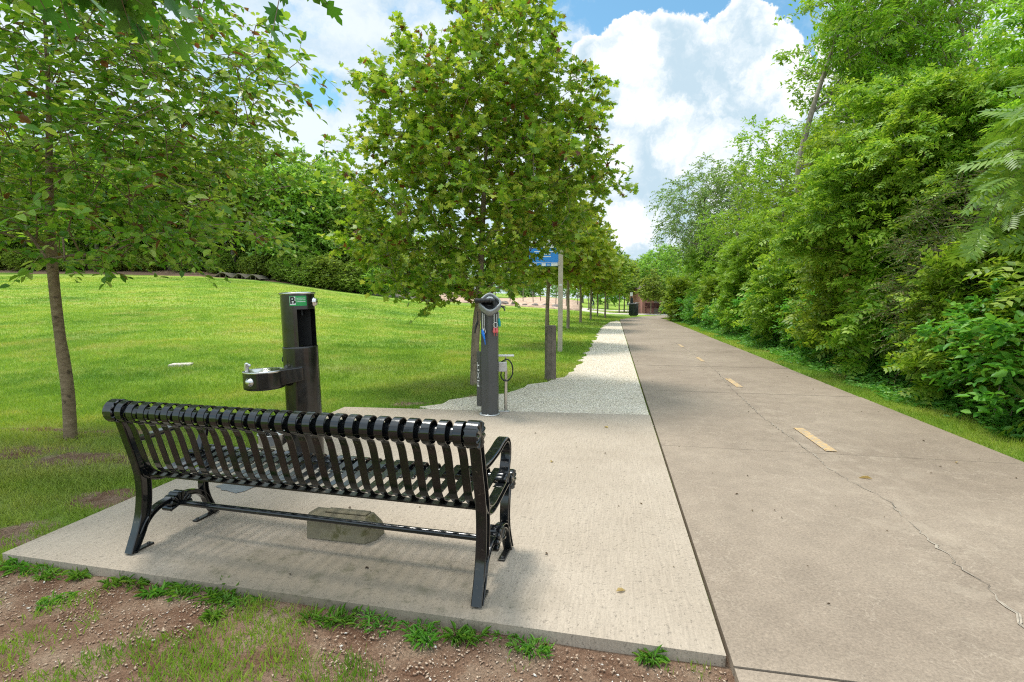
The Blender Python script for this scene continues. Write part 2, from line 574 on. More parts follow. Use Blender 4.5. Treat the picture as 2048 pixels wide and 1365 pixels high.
M['alu'] = pbr('brushed_aluminium', (0.52, 0.51, 0.49), 0.38, 0.6, 0.08, 9)
M['grey'] = pbr('grey_cast_plastic', (0.27, 0.28, 0.28), 0.45, 0.1, 0.08, 9)
M['char'] = pbr('charcoal_powder_coat', (0.062, 0.061, 0.058), 0.45, 0.0, 0.15, 3, dirt=((0.09, 0.085, 0.08), 20, 0.66))
M['green'] = pbr('green_sticker', (0.012, 0.30, 0.065), 0.4)
M['white'] = pbr('white_paint', (0.78, 0.77, 0.74), 0.5)
M['blue'] = pbr('blue_banner', (0.03, 0.24, 0.68), 0.5)
M['bluetool'] = pbr('blue_grip', (0.01, 0.17, 0.62), 0.4)
M['teal'] = pbr('teal_grip', (0.0, 0.30, 0.28), 0.4)
M['pink'] = pbr('pink_grip', (0.62, 0.12, 0.12), 0.4)
M['beige'] = pbr('beige_post_paint', (0.46, 0.39, 0.31), 0.6)
M['rubber'] = pbr('black_rubber', (0.012, 0.012, 0.012), 0.5)
M['wood'] = pbr('weathered_timber', (0.165, 0.135, 0.105), 0.9, 0, 0.35, 9, bump=0.5, bscale=30)
M['block'] = pbr('mossy_concrete', (0.215, 0.185, 0.12), 0.92, 0, 0.35, 9, bump=0.5, bscale=70, dirt=((0.12, 0.108, 0.045), 9, 0.52))
M['puddle'] = pbr('damp_concrete', (0.115, 0.112, 0.11), 0.22, 0, 0.2, 9)
M['brick'] = pbr('pink_block_wall', (0.42, 0.19, 0.16), 0.9, 0, 0.1, 3)
M['pilaster'] = pbr('grey_brown_block', (0.24, 0.18, 0.155), 0.9, 0, 0.1, 3)
M['roof'] = pbr('brown_roof', (0.11, 0.075, 0.06), 0.7)
M['redbench'] = pbr('dark_red_bench', (0.11, 0.028, 0.026), 0.5)
M['bin'] = pbr('dark_green_bin', (0.022, 0.030, 0.030), 0.45)
M['boulder'] = pbr('grey_boulder', (0.17, 0.145, 0.125), 0.95, 0, 0.4, 3, bump=0.6, bscale=8)
M['mat'] = pbr('dull_brown_decking', (0.15, 0.125, 0.085), 0.9, 0, 0.25, 4)
M['skin'] = pbr('skin', (0.42, 0.24, 0.17), 0.6)
M['cloth'] = pbr('dark_clothing', (0.03, 0.032, 0.045), 0.8)
M['helmet'] = pbr('white_helmet', (0.55, 0.55, 0.55), 0.3)
M['bark_maple'] = bark_mat('maple_bark', (0.17, 0.125, 0.085), (0.36, 0.28, 0.20), 0.25)
M['bark_beech'] = bark_mat('smooth_grey_brown_bark', (0.13, 0.085, 0.046), (0.30, 0.215, 0.13), 2.0)
M['bark_grey'] = bark_mat('pale_grey_bark', (0.14, 0.115, 0.085), (0.33, 0.285, 0.225), 0.5)
M['bark_dark'] = bark_mat('dark_bark', (0.07, 0.053, 0.038), (0.17, 0.13, 0.09), 0.3)
M['leaf_maple'] = leaf_mat('maple_leaf', [(0.050, 0.105, 0.010), (0.085, 0.145, 0.012), (0.115, 0.175, 0.014), (0.15, 0.195, 0.020), (0.21, 0.225, 0.035)], 0.45, 0.42, 0.12, (0.18, 0.06, 0.025), 2.2)
M['leaf_row'] = leaf_mat('yellowish_maple_leaf', [(0.075, 0.125, 0.010), (0.12, 0.165, 0.013), (0.18, 0.205, 0.022)], 0.42, 0.45, 0.2, (0.19, 0.06, 0.02))
M['leaf_beech'] = leaf_mat('ovate_leaf', [(0.032, 0.090, 0.008), (0.060, 0.135, 0.012), (0.10, 0.175, 0.016), (0.17, 0.215, 0.040)], 0.47, 0.36, 0.1, (0.17, 0.075, 0.03), 2.1)
M['leaf_wood'] = leaf_mat('woodland_leaf', [(0.052, 0.092, 0.016), (0.088, 0.132, 0.020), (0.135, 0.18, 0.026)], 0.42, 0.55, 0.35, None, 2.7)
M['leaf_pale'] = leaf_mat('pale_leaf', [(0.12, 0.19, 0.055), (0.17, 0.235, 0.075), (0.22, 0.27, 0.095)], 0.35, 0.55, 0.3)
M['leaf_lime'] = leaf_mat('bright_green_leaf', [(0.060, 0.120, 0.010), (0.10, 0.165, 0.014), (0.17, 0.225, 0.028)], 0.42, 0.45, 0.22)
M['leaf_olive'] = leaf_mat('olive_green_leaf', [(0.075, 0.15, 0.012), (0.115, 0.195, 0.016), (0.16, 0.235, 0.026)], 0.40, 0.5, 0.25)
M['leaf_grey'] = leaf_mat('grey_green_leaf', [(0.065, 0.12, 0.025), (0.10, 0.16, 0.035), (0.13, 0.19, 0.045)], 0.32, 0.55, 0.2)
M['leaf_brown'] = leaf_mat('browning_leaf', [(0.04, 0.075, 0.012), (0.06, 0.085, 0.018), (0.085, 0.07, 0.024), (0.05, 0.11, 0.012)], 0.3, 0.6, 0.2)
M['leaf_pinnate'] = leaf_mat('pinnate_leaf', [(0.050, 0.112, 0.010), (0.075, 0.145, 0.014), (0.11, 0.185, 0.020)], 0.35, 0.4, 0.1, None, 1.9)
M['leaf_shade'] = leaf_mat('deep_green_maple_leaf', [(0.02, 0.065, 0.006), (0.03, 0.085, 0.008), (0.045, 0.10, 0.010)], 0.3, 0.45, 0.1)
M['leaf_dead'] = leaf_mat('dead_leaf', [(0.16, 0.075, 0.03), (0.24, 0.16, 0.07), (0.20, 0.19, 0.06)], 0.3, 0.6, 0.1)
M['leaf_herb'] = leaf_mat('herb_leaf', [(0.032, 0.115, 0.014), (0.055, 0.155, 0.018), (0.095, 0.20, 0.026)], 0.36, 0.45, 0.25)

# ------------------------------------------------------------------ value noise for masks
_rs = np.random.RandomState(7)
_tab = _rs.rand(256, 256)


def vnoise(x, y):
    xi, yi = np.floor(x).astype(int), np.floor(y).astype(int)
    fx, fy = x - xi, y - yi
    fx, fy = fx * fx * (3 - 2 * fx), fy * fy * (3 - 2 * fy)
    g = lambda i, j: _tab[i % 256, j % 256]
    return (g(xi, yi) * (1 - fx) + g(xi + 1, yi) * fx) * (1 - fy) + (g(xi, yi + 1) * (1 - fx) + g(xi + 1, yi + 1) * fx) * fy


def fbm(x, y, o=4):
    s, a, t = 0, 0.5, 0
    for k in range(o):
        s = s + a * vnoise(x * 2 ** k + 17.3 * k, y * 2 ** k + 9.1 * k)
        t += a
        a *= 0.5
    return s / t


# ------------------------------------------------------------------ terrain
GZ = -0.045


def tz(x, y):
    x, y = np.asarray(x, float), np.asarray(y, float)
    a = x / np.maximum(y, 4.0)
    Hh = np.interp(a, [-1.6, -1.0, -0.6, -0.5, -0.4, -0.33, -0.17, -0.05, 0.05, 0.12, 0.18], [3.9, 3.75, 3.6, 3.25, 2.6, 2.05, 1.05, 0.72, 0.5, 0.25, 0.0])
    r = np.clip((y - 7) / 43, 0, 1) ** 1.2
    z = Hh * r
    far = np.clip(y - 50, 0, 80)
    z = z + far * np.interp(a, [-0.6, -0.3, -0.1, 0.05, 0.2], [0.16, 0.10, 0.03, 0.02, 0.0])
    z = z + 0.03 * (fbm(x * 0.3, y * 0.3, 3) - 0.5) * np.clip((y - 8) / 6, 0, 1) * np.clip((0.15 - a) * 8, 0, 1)
    # the bank falls away behind the verge on the right
    s, n = (x - P0.x) * A.x + (y - P0.y) * A.y, (x - P0.x) * B.x + (y - P0.y) * B.y
    z = z - 0.6 * np.clip((n - PATH_W - 2.2) / 6, 0, 1) * (s < 34)
    return GZ + z


PAD = [pf(0, 0), at(1300, 830), at(689, 814), at(0, 1108)]
PADC = sum((Vector(p) for p in PAD), Vector()) / 4


def in_poly(x, y, poly):
    ins = np.zeros(np.shape(x), bool)
    n = len(poly)
    for i in range(n):
        x1, y1, x2, y2 = poly[i][0], poly[i][1], poly[(i + 1) % n][0], poly[(i + 1) % n][1]
        c = ((y1 > y) != (y2 > y)) & (x < (x2 - x1) * (y - y1) / (y2 - y1 + 1e-12) + x1)
        ins ^= c
    return ins


GRAV = [pf(3.95, -0.01), pf(12, -0.01), pf(20, -0.01), pf(28.8, -0.01), at(1236, 641.5), at(1222, 644), at(1211, 650), at(1203, 657), at(1196, 668), at(1187, 680), at(1184, 692), at(1172, 706),
        at(1163, 720), at(1150, 738), at(1112, 757), at(1060, 768), at(1002, 786), at(960, 790), at(900, 798), at(850, 813), at(880, 822), at(1000, 832)]


def gauss(x, y, c, sx, sy=None):
    sy = sy or sx
    return np.exp(-(((x - c[0]) / sx) ** 2 + ((y - c[1]) / sy) ** 2))


def bare(x, y, tufts=True):
    """1 = worn bare soil, 0 = full turf"""
    x, y = np.asarray(x, float), np.asarray(y, float)
    s, n = (x - P0.x) * A.x + (y - P0.y) * A.y, (x - P0.x) * B.x + (y - P0.y) * B.y
    x, y = x + 0.5 * (fbm(x * 2.1 + 31, y * 2.1, 4) - .5), y + 0.5 * (fbm(x * 2.1, y * 2.1 + 57, 4) - .5)
    front = np.clip((0.25 - s) / 0.25, 0, 1) * (n < 0.3)                 # camera side of the pad
    front *= 1.0 - np.clip((-3.45 - n) / 0.5, 0, 1)
    g = np.zeros_like(x)
    for px, py, r in ((60, 1300, .18), (250, 1345, .2), (540, 1290, .15), (470, 1345, .22), (610, 1330, .18), (330, 1365, .2), (40, 1180, .12), (105, 1215, .08), (640, 1350, .1), (690, 1365, .16), (150, 1365, .2), (560, 1255, .1), (20, 1340, .2), (600, 1275, .15), (510, 1340, .2), (400, 1300, .14), (480, 1250, .1), (730, 1310, .1), (380, 1355, .2)):
        c = at(px, py, GZ)
        g = np.maximum(g, gauss(x, y, c, r))
    d = 0.95 * front * (1 - (0.95 * g if tufts else 0.0 * g))
    for px, py, sx, sy, k in ((200, 1005, .30, .16, .9), (55, 1062, .3, .12, .85), (175, 925, .6, .3, .72), (60, 905, .5, .22, .62), (230, 868, .6, .14, .72), (90, 858, .6, .14, .62),
                              (30, 1010, .25, .2, .35), (880, 775, .5, .35, .42), (700, 745, .6, .3, .4), (1010, 745, .5, .3, .25), (820, 806, .4, .2, .55), (930, 800, .3, .2, .6), (340, 880, .3, .2, .3), (140, 872, .25, .2, .5), (380, 930, .2, .15, .6)):
        d = np.maximum(d, k * gauss(x, y, at(px, py, GZ), sx, sy))
    fade = (0.55 + 1.0 * fbm(x * 2.3 + 5, y * 2.3, 4))
    return np.clip(d * fade, 0, 1)


def axis(segs):
    out = [segs[0][0]]
    for a, b, st in segs:
        k = max(1, int(round((b - a) / st)))
        out += list(a + (b - a) * (np.arange(1, k + 1) / k))
    return np.array(out)


gx = axis([(-900, -200, 140), (-200, -90, 22), (-90, -14, 2.5), (-14, -5, 0.4), (-5, 1.6, 0.06), (1.6, 9, 0.4), (9, 60, 2.5), (60, 200, 20), (200, 900, 140)])
gy = axis([(-300, -20, 70), (-20, -1, 3), (-1, 0.8, 0.3), (0.8, 7.2, 0.07), (7.2, 20, 0.5), (20, 70, 1.5), (70, 140, 7), (140, 1500, 170)])
GX, GY = np.meshgrid(gx, gy)
GZv = tz(GX, GY)
near = np.exp(-((GX / 6) ** 2 + ((GY - 3) / 5) ** 2))
GZv = GZv + near * 0.022 * (fbm(GX * 3.1, GY * 3.1, 4) - 0.55)
nxg, nyg = len(gx), len(gy)
gv = np.stack([GX, GY, GZv], -1).reshape(-1, 3)
ii, jj = np.meshgrid(np.arange(nxg - 1), np.arange(nyg - 1))
q0 = (jj * nxg + ii).ravel()
gl = np.stack([q0, q0 + 1, q0 + 1 + nxg, q0 + nxg], -1).ravel()
gme = np_mesh('ground', gv, gl, np.full(len(q0), 4), True)
att = gme.attributes.new('dirt', 'FLOAT', 'POINT')
dm = bare(GX, GY, False)
dm = np.maximum(dm, ((GY > 50.5) & (GX / np.maximum(GY, 4) < -.26)) * 0.95)
_n = (GX - P0.x) * B.x + (GY - P0.y) * B.y
dm = np.maximum(dm, np.clip((_n - PATH_W - .55) * 3, 0, .95) * (GY < 37))
att.data.foreach_set('value', dm.ravel().astype(np.float32))
def dry(x, y):
    v = np.zeros(np.shape(x))
    for px, py, sx, sy, k in ((175, 925, 1.1, .6, .8), (60, 905, .9, .5, .7), (230, 868, 1.0, .35, .6), (80, 1000, .8, .5, .45), (880, 775, .9, .6, .55), (700, 745, .9, .5, .5), (1010, 745, .7, .5, .4), (460, 860, .9, .4, .4), (560, 745, .5, .3, .3)):
        v = np.maximum(v, k * gauss(x, y, at(px, py, GZ), sx, sy))
    return v


a2 = gme.attributes.new('dry', 'FLOAT', 'POINT')
a2.data.foreach_set('value', dry(GX, GY).ravel().astype(np.float32))
tag(link('ground', gme, M['ground']), kind='structure')

# concrete pad the bench stands on
mb = MB()
inset = 0.006
pad_poly = [(p + (PADC - p).normalized() * inset) for p in PAD]
mb.prism([(p.x, p.y) for p in pad_poly], -0.13, 0.0)
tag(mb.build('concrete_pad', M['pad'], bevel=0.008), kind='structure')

# damp patch under the fountain
pc = at(508, 962, 0)
rr = random.Random(5)
poly = []
for k in range(40):
    a = 2 * PI * k / 40
    r = 0.21 * (1 + 0.25 * math.sin(3 * a + 1) + 0.12 * math.sin(7 * a) + rr.uniform(-.08, .08))
    poly.append((pc.x + r * 1.2 * math.cos(a), pc.y + r * 0.9 * math.sin(a), 0.004))
mb = MB()
mb.add(poly, [tuple(range(40))])
tag(mb.build('water', M['puddle']), kind='structure')

# paved path: separate slabs with real joints
mb = MB()
sl = -0.05 - 2.93 * 2
rr = random.Random(3)
s0 = sl
while s0 < 31:
    s1 = s0 + 2.93
    g = 0.006
    dz = rr.uniform(-0.003, 0.0)
    k0, k1 = 0.012, PATH_W + rr.uniform(-.01, .02)
    pl = [pf(s0 + g, k0), pf(s0 + g, k1), pf(s1 - g, k1), pf(s1 - g, k0)]
    mb.prism([(p.x, p.y) for p in pl], -0.14, dz)
    s0 = s1
send = s0
# the bend to the right at the far end
left = [pf(send + .006, 0.012), at(1248, 638.2), at(1262, 635.5), at(1285, 633.2), at(1320, 631.2), at(1370, 630.5), at(1400, 630.5)]
right = [pf(send + .006, PATH_W), at(1321, 637.4), at(1330, 635.5), at(1345, 634.2), at(1365, 633.4), at(1385, 633), at(1400, 633)]
for i in range(len(left) - 1):
    mb.prism([(left[i].x, left[i].y), (right[i].x, right[i].y), (right[i + 1].x, right[i + 1].y), (left[i + 1].x, left[i + 1].y)], -0.12, -0.001 * (i % 2))
tag(mb.build('path', M['path'], bevel=0.006, seg=1), kind='structure')

# yellow centre dashes
mb = MB()
for sm_ in (3.37, 6.74, 10.0, 13.3):
    if sm_ > 9:
        w = 0.04
    else:
        w = 0.047
    mb.add([pf(sm_ - 0.42, 1.47 - w, 0.004), pf(sm_ - 0.42, 1.47 + w, 0.004), pf(sm_ + 0.42, 1.47 + w, 0.004), pf(sm_ + 0.42, 1.47 - w, 0.004)], [(0, 1, 2, 3)])
tag(mb.build('path_marking', M['paint']), kind='structure')

# the long open crack, with spalled pale lips
crk = [at(*p, .004) for p in ((1349, 685), (1400, 716), (1436, 746), (1464, 778), (1530, 838), (1595, 884), (1660, 937), (1704, 964), (1780, 1002), (1808, 1035), (1857, 1079), (1906, 1117), (1922, 1139), (1977, 1171), (1999, 1199), (2031, 1226), (2052, 1258), (2110, 1330))]
rr = random.Random(12)
pp_ = []
for i in range(len(crk) - 1):
    k = max(2, int((crk[i + 1] - crk[i]).length / .03))
    for j in range(k):
        pp_.append(crk[i].lerp(crk[i + 1], j / k) + Vector((rr.uniform(-.014, .014), rr.uniform(-.014, .014), 0)))


def crack_strip(name, mat, wfun, z):
    m_ = MB()
    vs = []
    for i, p in enumerate(pp_):
        t = (pp_[min(len(pp_) - 1, i + 1)] - pp_[max(0, i - 1)]).normalized()
        nv = Vector((-t.y, t.x, 0))
        a, b = wfun(i), wfun(i + 991)
        vs += [(p.x + nv.x * a, p.y + nv.y * a, z), (p.x - nv.x * b, p.y - nv.y * b, z)]
    m_.add(vs, [(2 * i, 2 * i + 1, 2 * i + 3, 2 * i + 2) for i in range(len(pp_) - 1)])
    tag(m_.build(name, mat), kind='structure')


nfar = int(len(pp_) * .52)
crack_strip('crack_lip', pbr('spalled_concrete', (0.34, 0.285, 0.22), 0.95, 0, 0.2, 30), lambda i: .0006 + .018 * max(0, float(vnoise(np.array(i * .33), np.array(3.5))) - .35) * (1 if (i % 991) > nfar * .8 else .5), .003)
crack_strip('path_crack', pbr('crack_shadow_dirt', (0.06, 0.05, 0.04), 0.95, 0, 0.2, 30), lambda i: .0002 + .0034 * max(0, float(vnoise(np.array(i * .27), np.array(8.5))) - .45), .005)

# gravel shoulder beside the path
rr = random.Random(8)
gp = []
for i, p in enumerate(GRAV):
    q = GRAV[(i + 1) % len(GRAV)]
    k = max(1, int((q - p).length / 0.25)) if 3 < i < 20 else max(1, int((q - p).length / 2))
    for j in range(k):
        c = p.lerp(q, j / k)
        if 3 < i < 20:
            c = c + Vector((rr.uniform(-.09, .09), rr.uniform(-.07, .07), 0))
        gp.append((c.x, c.y, -0.012))
mb = MB()
mb.prism([(p[0], p[1]) for p in gp], -0.06, -0.012)
tag(mb.build('gravel_path', M['gravel']), kind='structure')


# ------------------------------------------------------------------ far setting
def drape(name, pts, mat, lift, w=None):
    """sheet over the terrain from a strip of (left, right) pixel pairs already turned into points"""
    v, f = [], []
    for (l, r) in pts:
        for k in range(7):
            p = l.lerp(r, k / 6)
            v.append((p.x, p.y, float(tz(p.x, p.y)) + lift + (p.z if len(p) > 2 else 0)))
    for i in range(len(pts) - 1):
        for k in range(6):
            f.append((i * 7 + k, i * 7 + k + 1, i * 7 + 8 + k, i * 7 + 7 + k))
    m_ = MB()
    m_.add(v, f, True)
    o_ = m_.build(name, mat)
    sd_ = o_.modifiers.new('depth', 'SOLIDIFY')
    sd_.thickness = 0.3
    sd_.offset = -1 if (pts[1][0] - pts[0][0]).cross(pts[0][1] - pts[0][0]).z < 0 else 1
    return tag(o_, kind='structure')


def V2(x, y, z=0.0):
    return Vector((x, y, z))


# pale walkway crossing behind the trees, and the loop by the bike racks
drape('walkway', [(V2(25, 41.0), V2(25, 43.2)), (V2(16, 41.5), V2(16, 43.7)), (V2(11, 43.0), V2(11, 45.2)), (V2(8.5, 45.8), V2(9.2, 48)), (V2(6.5, 50), V2(7.6, 52)), (V2(5.8, 56), V2(8.2, 56)), (V2(6.5, 60), V2(9.5, 59))], M['walk'], 0.055)
drape('walkway', [(V2(7.6, 56.5), V2(8.0, 58.5)), (V2(11, 55.5), V2(11, 58)), (V2(14, 53), V2(15, 57)), (V2(30, 53), V2(30, 57))], M['walk'], 0.06)
# bare sandy bank beyond the lawn
pts = []
for u in np.linspace(0, 1, 14):
    a = -0.235 + u * 0.37
    y0 = 51 + 2.0 * math.sin(u * 5)
    y1 = 74
    pts.append((V2(a * y0, y0), V2(a * y1, y1, 0.35 + 0.3 * math.sin(u * 9))))
drape('sandy_bank', pts, M['sand'], 0.08)
pts = []
for u in np.linspace(0, 1, 12):
    a = -0.95 + u * 0.62
    y0 = 49.5 + 1.2 * math.sin(u * 8)
    pts.append((V2(a * y0, y0), V2(a * (y0 + 2.4), y0 + 2.4)))
drape('dirt_path', pts, pbr('wood_edge_soil', (0.19, 0.105, 0.06), 0.95, 0, 0.3, 0.8), 0.03)

# ------------------------------------------------------------------ leaves and trees
rng = np.random.RandomState(11)


def T_oval(w=0.27, fold=0.12):
    v = [(0, 0, 0), (.3, w, fold * .8), (.66, w * .82, fold * .7), (1, 0, -.08), (.66, -w * .82, fold * .7), (.3, -w, fold * .8)]
    return np.array(v), [(0, 1, 2, 3), (0, 3, 4, 5)]


def T_rhomb(w=0.34):
    return np.array([(0, 0, 0), (.45, w, .06), (1, 0, -.05), (.45, -w, .06)]), [(0, 1, 2), (0, 2, 3)]


def T_maple(fold=0.10):
    half = [(.0, .0), (-.02, .26), (.08, .50), (.24, .26), (.46, .62), (.52, .40), (.66, .44), (.60, .17), (.80, .20), (1.0, 0.0)]
    r = [(u, v, fold * v - .12 * u * u) for u, v in half]
    l = [(u, -v, fold * v - .12 * u * u) for u, v in half[1:-1]]
    vs = r + l
    n = len(half)
    return np.array(vs), [tuple(range(n)), tuple([0, n - 1] + list(range(len(vs) - 1, n - 1, -1)))]


def T_compound(pairs=5, ll=0.34, w=0.09):
    """pinnate leaf: leaflets in pairs along a rachis, one at the tip"""
    vs, fs = [], []

    def leaflet(u, side, L, ang):
        o = len(vs)
        ca, sa = math.cos(ang), math.sin(ang) * side
        for (a, b, c) in ((0, 0, 0), (.35, w, .02), (1, 0, -.05), (.35, -w, .02)):
            a2, b2 = a * L, b
            vs.append((u + a2 * ca - b2 * sa, a2 * sa + b2 * ca, c * L - 0.10 * u * u - 0.14 * a * L))
        fs.append((o, o + 1, o + 2))
        fs.append((o, o + 2, o + 3))
    for k in range(pairs):
        u = 0.12 + 0.72 * k / max(1, pairs - 1)
        L = ll * (0.75 + 0.5 * math.sin(PI * (0.2 + 0.7 * k / pairs)))
        for sd_ in (1, -1):
            leaflet(u, sd_, L, 1.15 - 0.25 * k / pairs)
    leaflet(0.86, 1, ll * .8, 0.0)
    o = len(vs)
    vs.extend([(0, .006, 0), (.9, .004, -.09), (.9, -.004, -.09), (0, -.006, 0)])
    fs.append((o, o + 1, o + 2, o + 3))
    return np.array(vs), fs


def nrm(a):
    return a / np.maximum(np.linalg.norm(a, axis=-1, keepdims=True), 1e-9)


def place_leaves(tmpl, pos, ldir, lnor, size):
    tv, tf = tmpl
    n, k = len(pos), len(tv)
    u = nrm(ldir)
    w = lnor - u * np.sum(lnor * u, -1, keepdims=True)
    w = nrm(w)
    v = np.cross(w, u)
    size = np.broadcast_to(np.asarray(size, float), (n,))
    V = pos[:, None, :] + size[:, None, None] * (tv[None, :, 0:1] * u[:, None, :] + tv[None, :, 1:2] * v[:, None, :] + tv[None, :, 2:3] * w[:, None, :])
    base = (np.arange(n) * k)[:, None]
    flat = np.concatenate([np.array(f) for f in tf])
    loops = (base + flat[None, :]).ravel()
    tot = np.tile(np.array([len(f) for f in tf]), n)
    return V.reshape(-1, 3), loops, tot


def join_arr(parts):
    vs, ls, ts, o = [], [], [], 0
    for v, l, t in parts:
        vs.append(v)
        ls.append(l + o)
        ts.append(t)
        o += len(v)
    return np.concatenate(vs), np.concatenate(ls), np.concatenate(ts)


def clusters_in(ells, n, spacing, seed, shell=0.62):
    r = np.random.RandomState(seed)
    w = np.array([e[6] if len(e) > 6 else e[3] * e[4] * e[5] for e in ells])
    w = w / w.sum()
    out = []
    tries = 0
    while len(out) < n and tries < n * 40:
        tries += 1
        e = ells[r.choice(len(ells), p=w)]
        d = r.normal(size=3)
        d /= np.linalg.norm(d)
        rr_ = (r.uniform(shell, 1.0) if r.rand() < 0.75 else r.uniform(0.15, shell)) * r.uniform(0.9, 1.08)
        p = np.array(e[:3]) + d * rr_ * np.array(e[3:6])
        if out and np.min(np.sum((np.array(out) - p) ** 2, 1)) < spacing ** 2:
            continue
        out.append(p)
    return np.array(out)


def grow(seed, trunk, r0, cl, twigs=5, twig_len=0.45, leaves=9, leaf=None, lsize=0.09, droop=0.25, up=0.25, out_k=0.7,
         flat=0.0, twig_tubes=False, sides=6, face=0.55, rtip=0.006, jit=0.10):
    """limbs that reach every cluster of the crown, then leafy twigs round each; returns two meshes"""
    r = np.random.RandomState(seed)
    leaf = leaf or T_oval()
    tr = [np.array(p, float) for p in trunk]
    # resample the trunk
    tp = [np.array(p) for p in catmull([Vector(p) for p in tr], 5)]
    nodes = [p for p in tp]
    parent = [-1] + list(range(len(tp) - 1))
    chains = [list(range(len(tp)))]
    zmin = tp[0][2] + (tp[-1][2] - tp[0][2]) * 0.22
    axis_xy = np.mean([p[:2] for p in tp], 0)
    order = np.argsort([np.linalg.norm(c[:2] - axis_xy) + 0.25 * abs(c[2] - tp[-1][2]) for c in cl])
    ends = []
    for i in order:
        c = cl[i]
        P = np.array(nodes)
        dv = c - P
        dist = np.linalg.norm(dv, axis=1)
        pen = np.where(dv[:, 2] < 0.35 * np.linalg.norm(dv[:, :2], axis=1) - 0.1, 0.6 * dist, 0.0) + np.where(P[:, 2] < zmin, 3.0, 0.0)
        j = int(np.argmin(dist + pen))
        a = P[j]
        L = dist[j]
        k = max(2, int(L / 0.35) + 1)
        k = min(k, 6)
        prev = j
        ch = [j]
        mid = (a + c) / 2 + np.array([0, 0, 0.12 * L]) + r.normal(size=3) * 0.06 * L
        for q in range(1, k + 1):
            t = q / k
            p = (1 - t) ** 2 * a + 2 * t * (1 - t) * mid + t * t * c
            if q < k:
                p = p + r.normal(size=3) * jit * 0.25 * min(L, 1)
            nodes.append(p)
            parent.append(prev)
            prev = len(nodes) - 1
            ch.append(prev)
        chains.append(ch)
        ends.append(prev)
    nodes = np.array(nodes)
    cnt = np.zeros(len(nodes))
    for e in ends:
        q = e
        while q >= 0:
            cnt[q] += 1
            q = parent[q]
    rads = np.maximum(rtip, r0 * (cnt / max(1, len(ends))) ** 0.55)
    m = MB()
    nt_ = len(tp)
    for ci, ch in enumerate(chains):
        pts = [nodes[k] for k in ch]
        if ci == 0:
            rs = [max(rads[k], r0 * (1.25 - 0.45 * q / (nt_ - 1)) if nodes[k][2] <= zmin else rads[k]) for q, k in enumerate(ch)]
            rs[0] = r0 * 1.55
            if len(rs) > 2:
                rs[1] = max(rs[1], r0 * 1.15)
            m.tube(pts, rs, 12)
        else:
            rs = [min(rads[ch[0]] * 0.8, rads[ch[1]] * 1.1)] + [rads[k] for k in ch[1:]]
            m.tube(pts, rs, sides if rs[0] > 0.012 else 4, cap=False)
    # leafy twigs
    E = nodes[ends]
    n = len(E)
    outv = E - np.concatenate([np.tile(axis_xy, (n, 1)), np.minimum(E[:, 2:3], tp[-1][2]) - 0.3], 1)
    outv = nrm(outv)
    S = np.repeat(E, twigs, 0)
    O = np.repeat(outv, twigs, 0)
    rd = nrm(r.normal(size=S.shape))
    if flat:
        rd[:, 2] *= (1 - flat)
        O = O.copy()
        O[:, 2] *= (1 - flat)
    d = nrm(O * out_k + rd * 0.8 + np.array([0, 0, up]))
    TL = twig_len * r.uniform(0.6, 1.25, len(S))
    nl = leaves
    t = (np.arange(nl) + 0.6) / nl
    T = np.tile(t, (len(S), 1)) + r.uniform(-.05, .05, (len(S), nl))
    pos = S[:, None, :] + d[:, None, :] * (T * TL[:, None])[:, :, None]
    pos[:, :, 2] -= droop * (T ** 2) * TL[:, None]
    sidev = np.cross(d, np.array([0, 0, 1.0]))
    sidev = nrm(sidev + 1e-6)
    sgn = np.where(np.arange(nl) % 2 == 0, 1.0, -1.0)[None, :, None]
    ld = d[:, None, :] * 0.7 + sidev[:, None, :] * sgn * 0.75 + r.normal(size=pos.shape) * 0.35
    ld[:, :, 2] -= droop * 1.2
    nor = np.array([0, 0, 1.0]) + r.normal(size=pos.shape) * face
    pos = pos.reshape(-1, 3)
    ld, nor = ld.reshape(-1, 3), nor.reshape(-1, 3)
    sz = lsize * r.uniform(0.6, 1.2, len(pos))
    V, Lp, Tt = place_leaves(leaf, pos, ld, nor, sz)
    lme = np_mesh('foliage', V, Lp, Tt)
    if twig_tubes:
        for k in range(len(S)):
            a = S[k]
            b = a + d[k] * TL[k] * .5 - np.array([0, 0, droop * .25 * TL[k]])
            c = a + d[k] * TL[k] - np.array([0, 0, droop * TL[k]])
            m.tube([a, b, c], [rtip * .6, rtip * .45, rtip * .25], 3, cap=False)
    wme = bpy.data.meshes.new('limbs')
    wme.from_pydata(m.v, [], m.f)
    wme.polygons.foreach_set('use_smooth', m.sm)
    wme.update()
    return wme, lme


TREES = {}


def tree(kind, name, label, cat, loc, rz=0.0, sc_=1.0, group=None, leafmat=None, tilt=(0, 0)):
    wme, lme, bm_, lm_ = TREES[kind]
    t = empty(name, loc, rot=(tilt[0], tilt[1], rz))
    t.scale = (sc_, sc_, sc_) if not hasattr(sc_, '__len__') else sc_
    tag(t, label, cat, group)
    w = link('trunk' if cat == 'tree' else 'stem', wme, bm_, t)
    l = link('crown' if cat == 'tree' else 'foliage', lme, lm_, t)
    if leafmat:
        l.material_slots[0].link = 'OBJECT'
        l.material_slots[0].material = leafmat
    return t


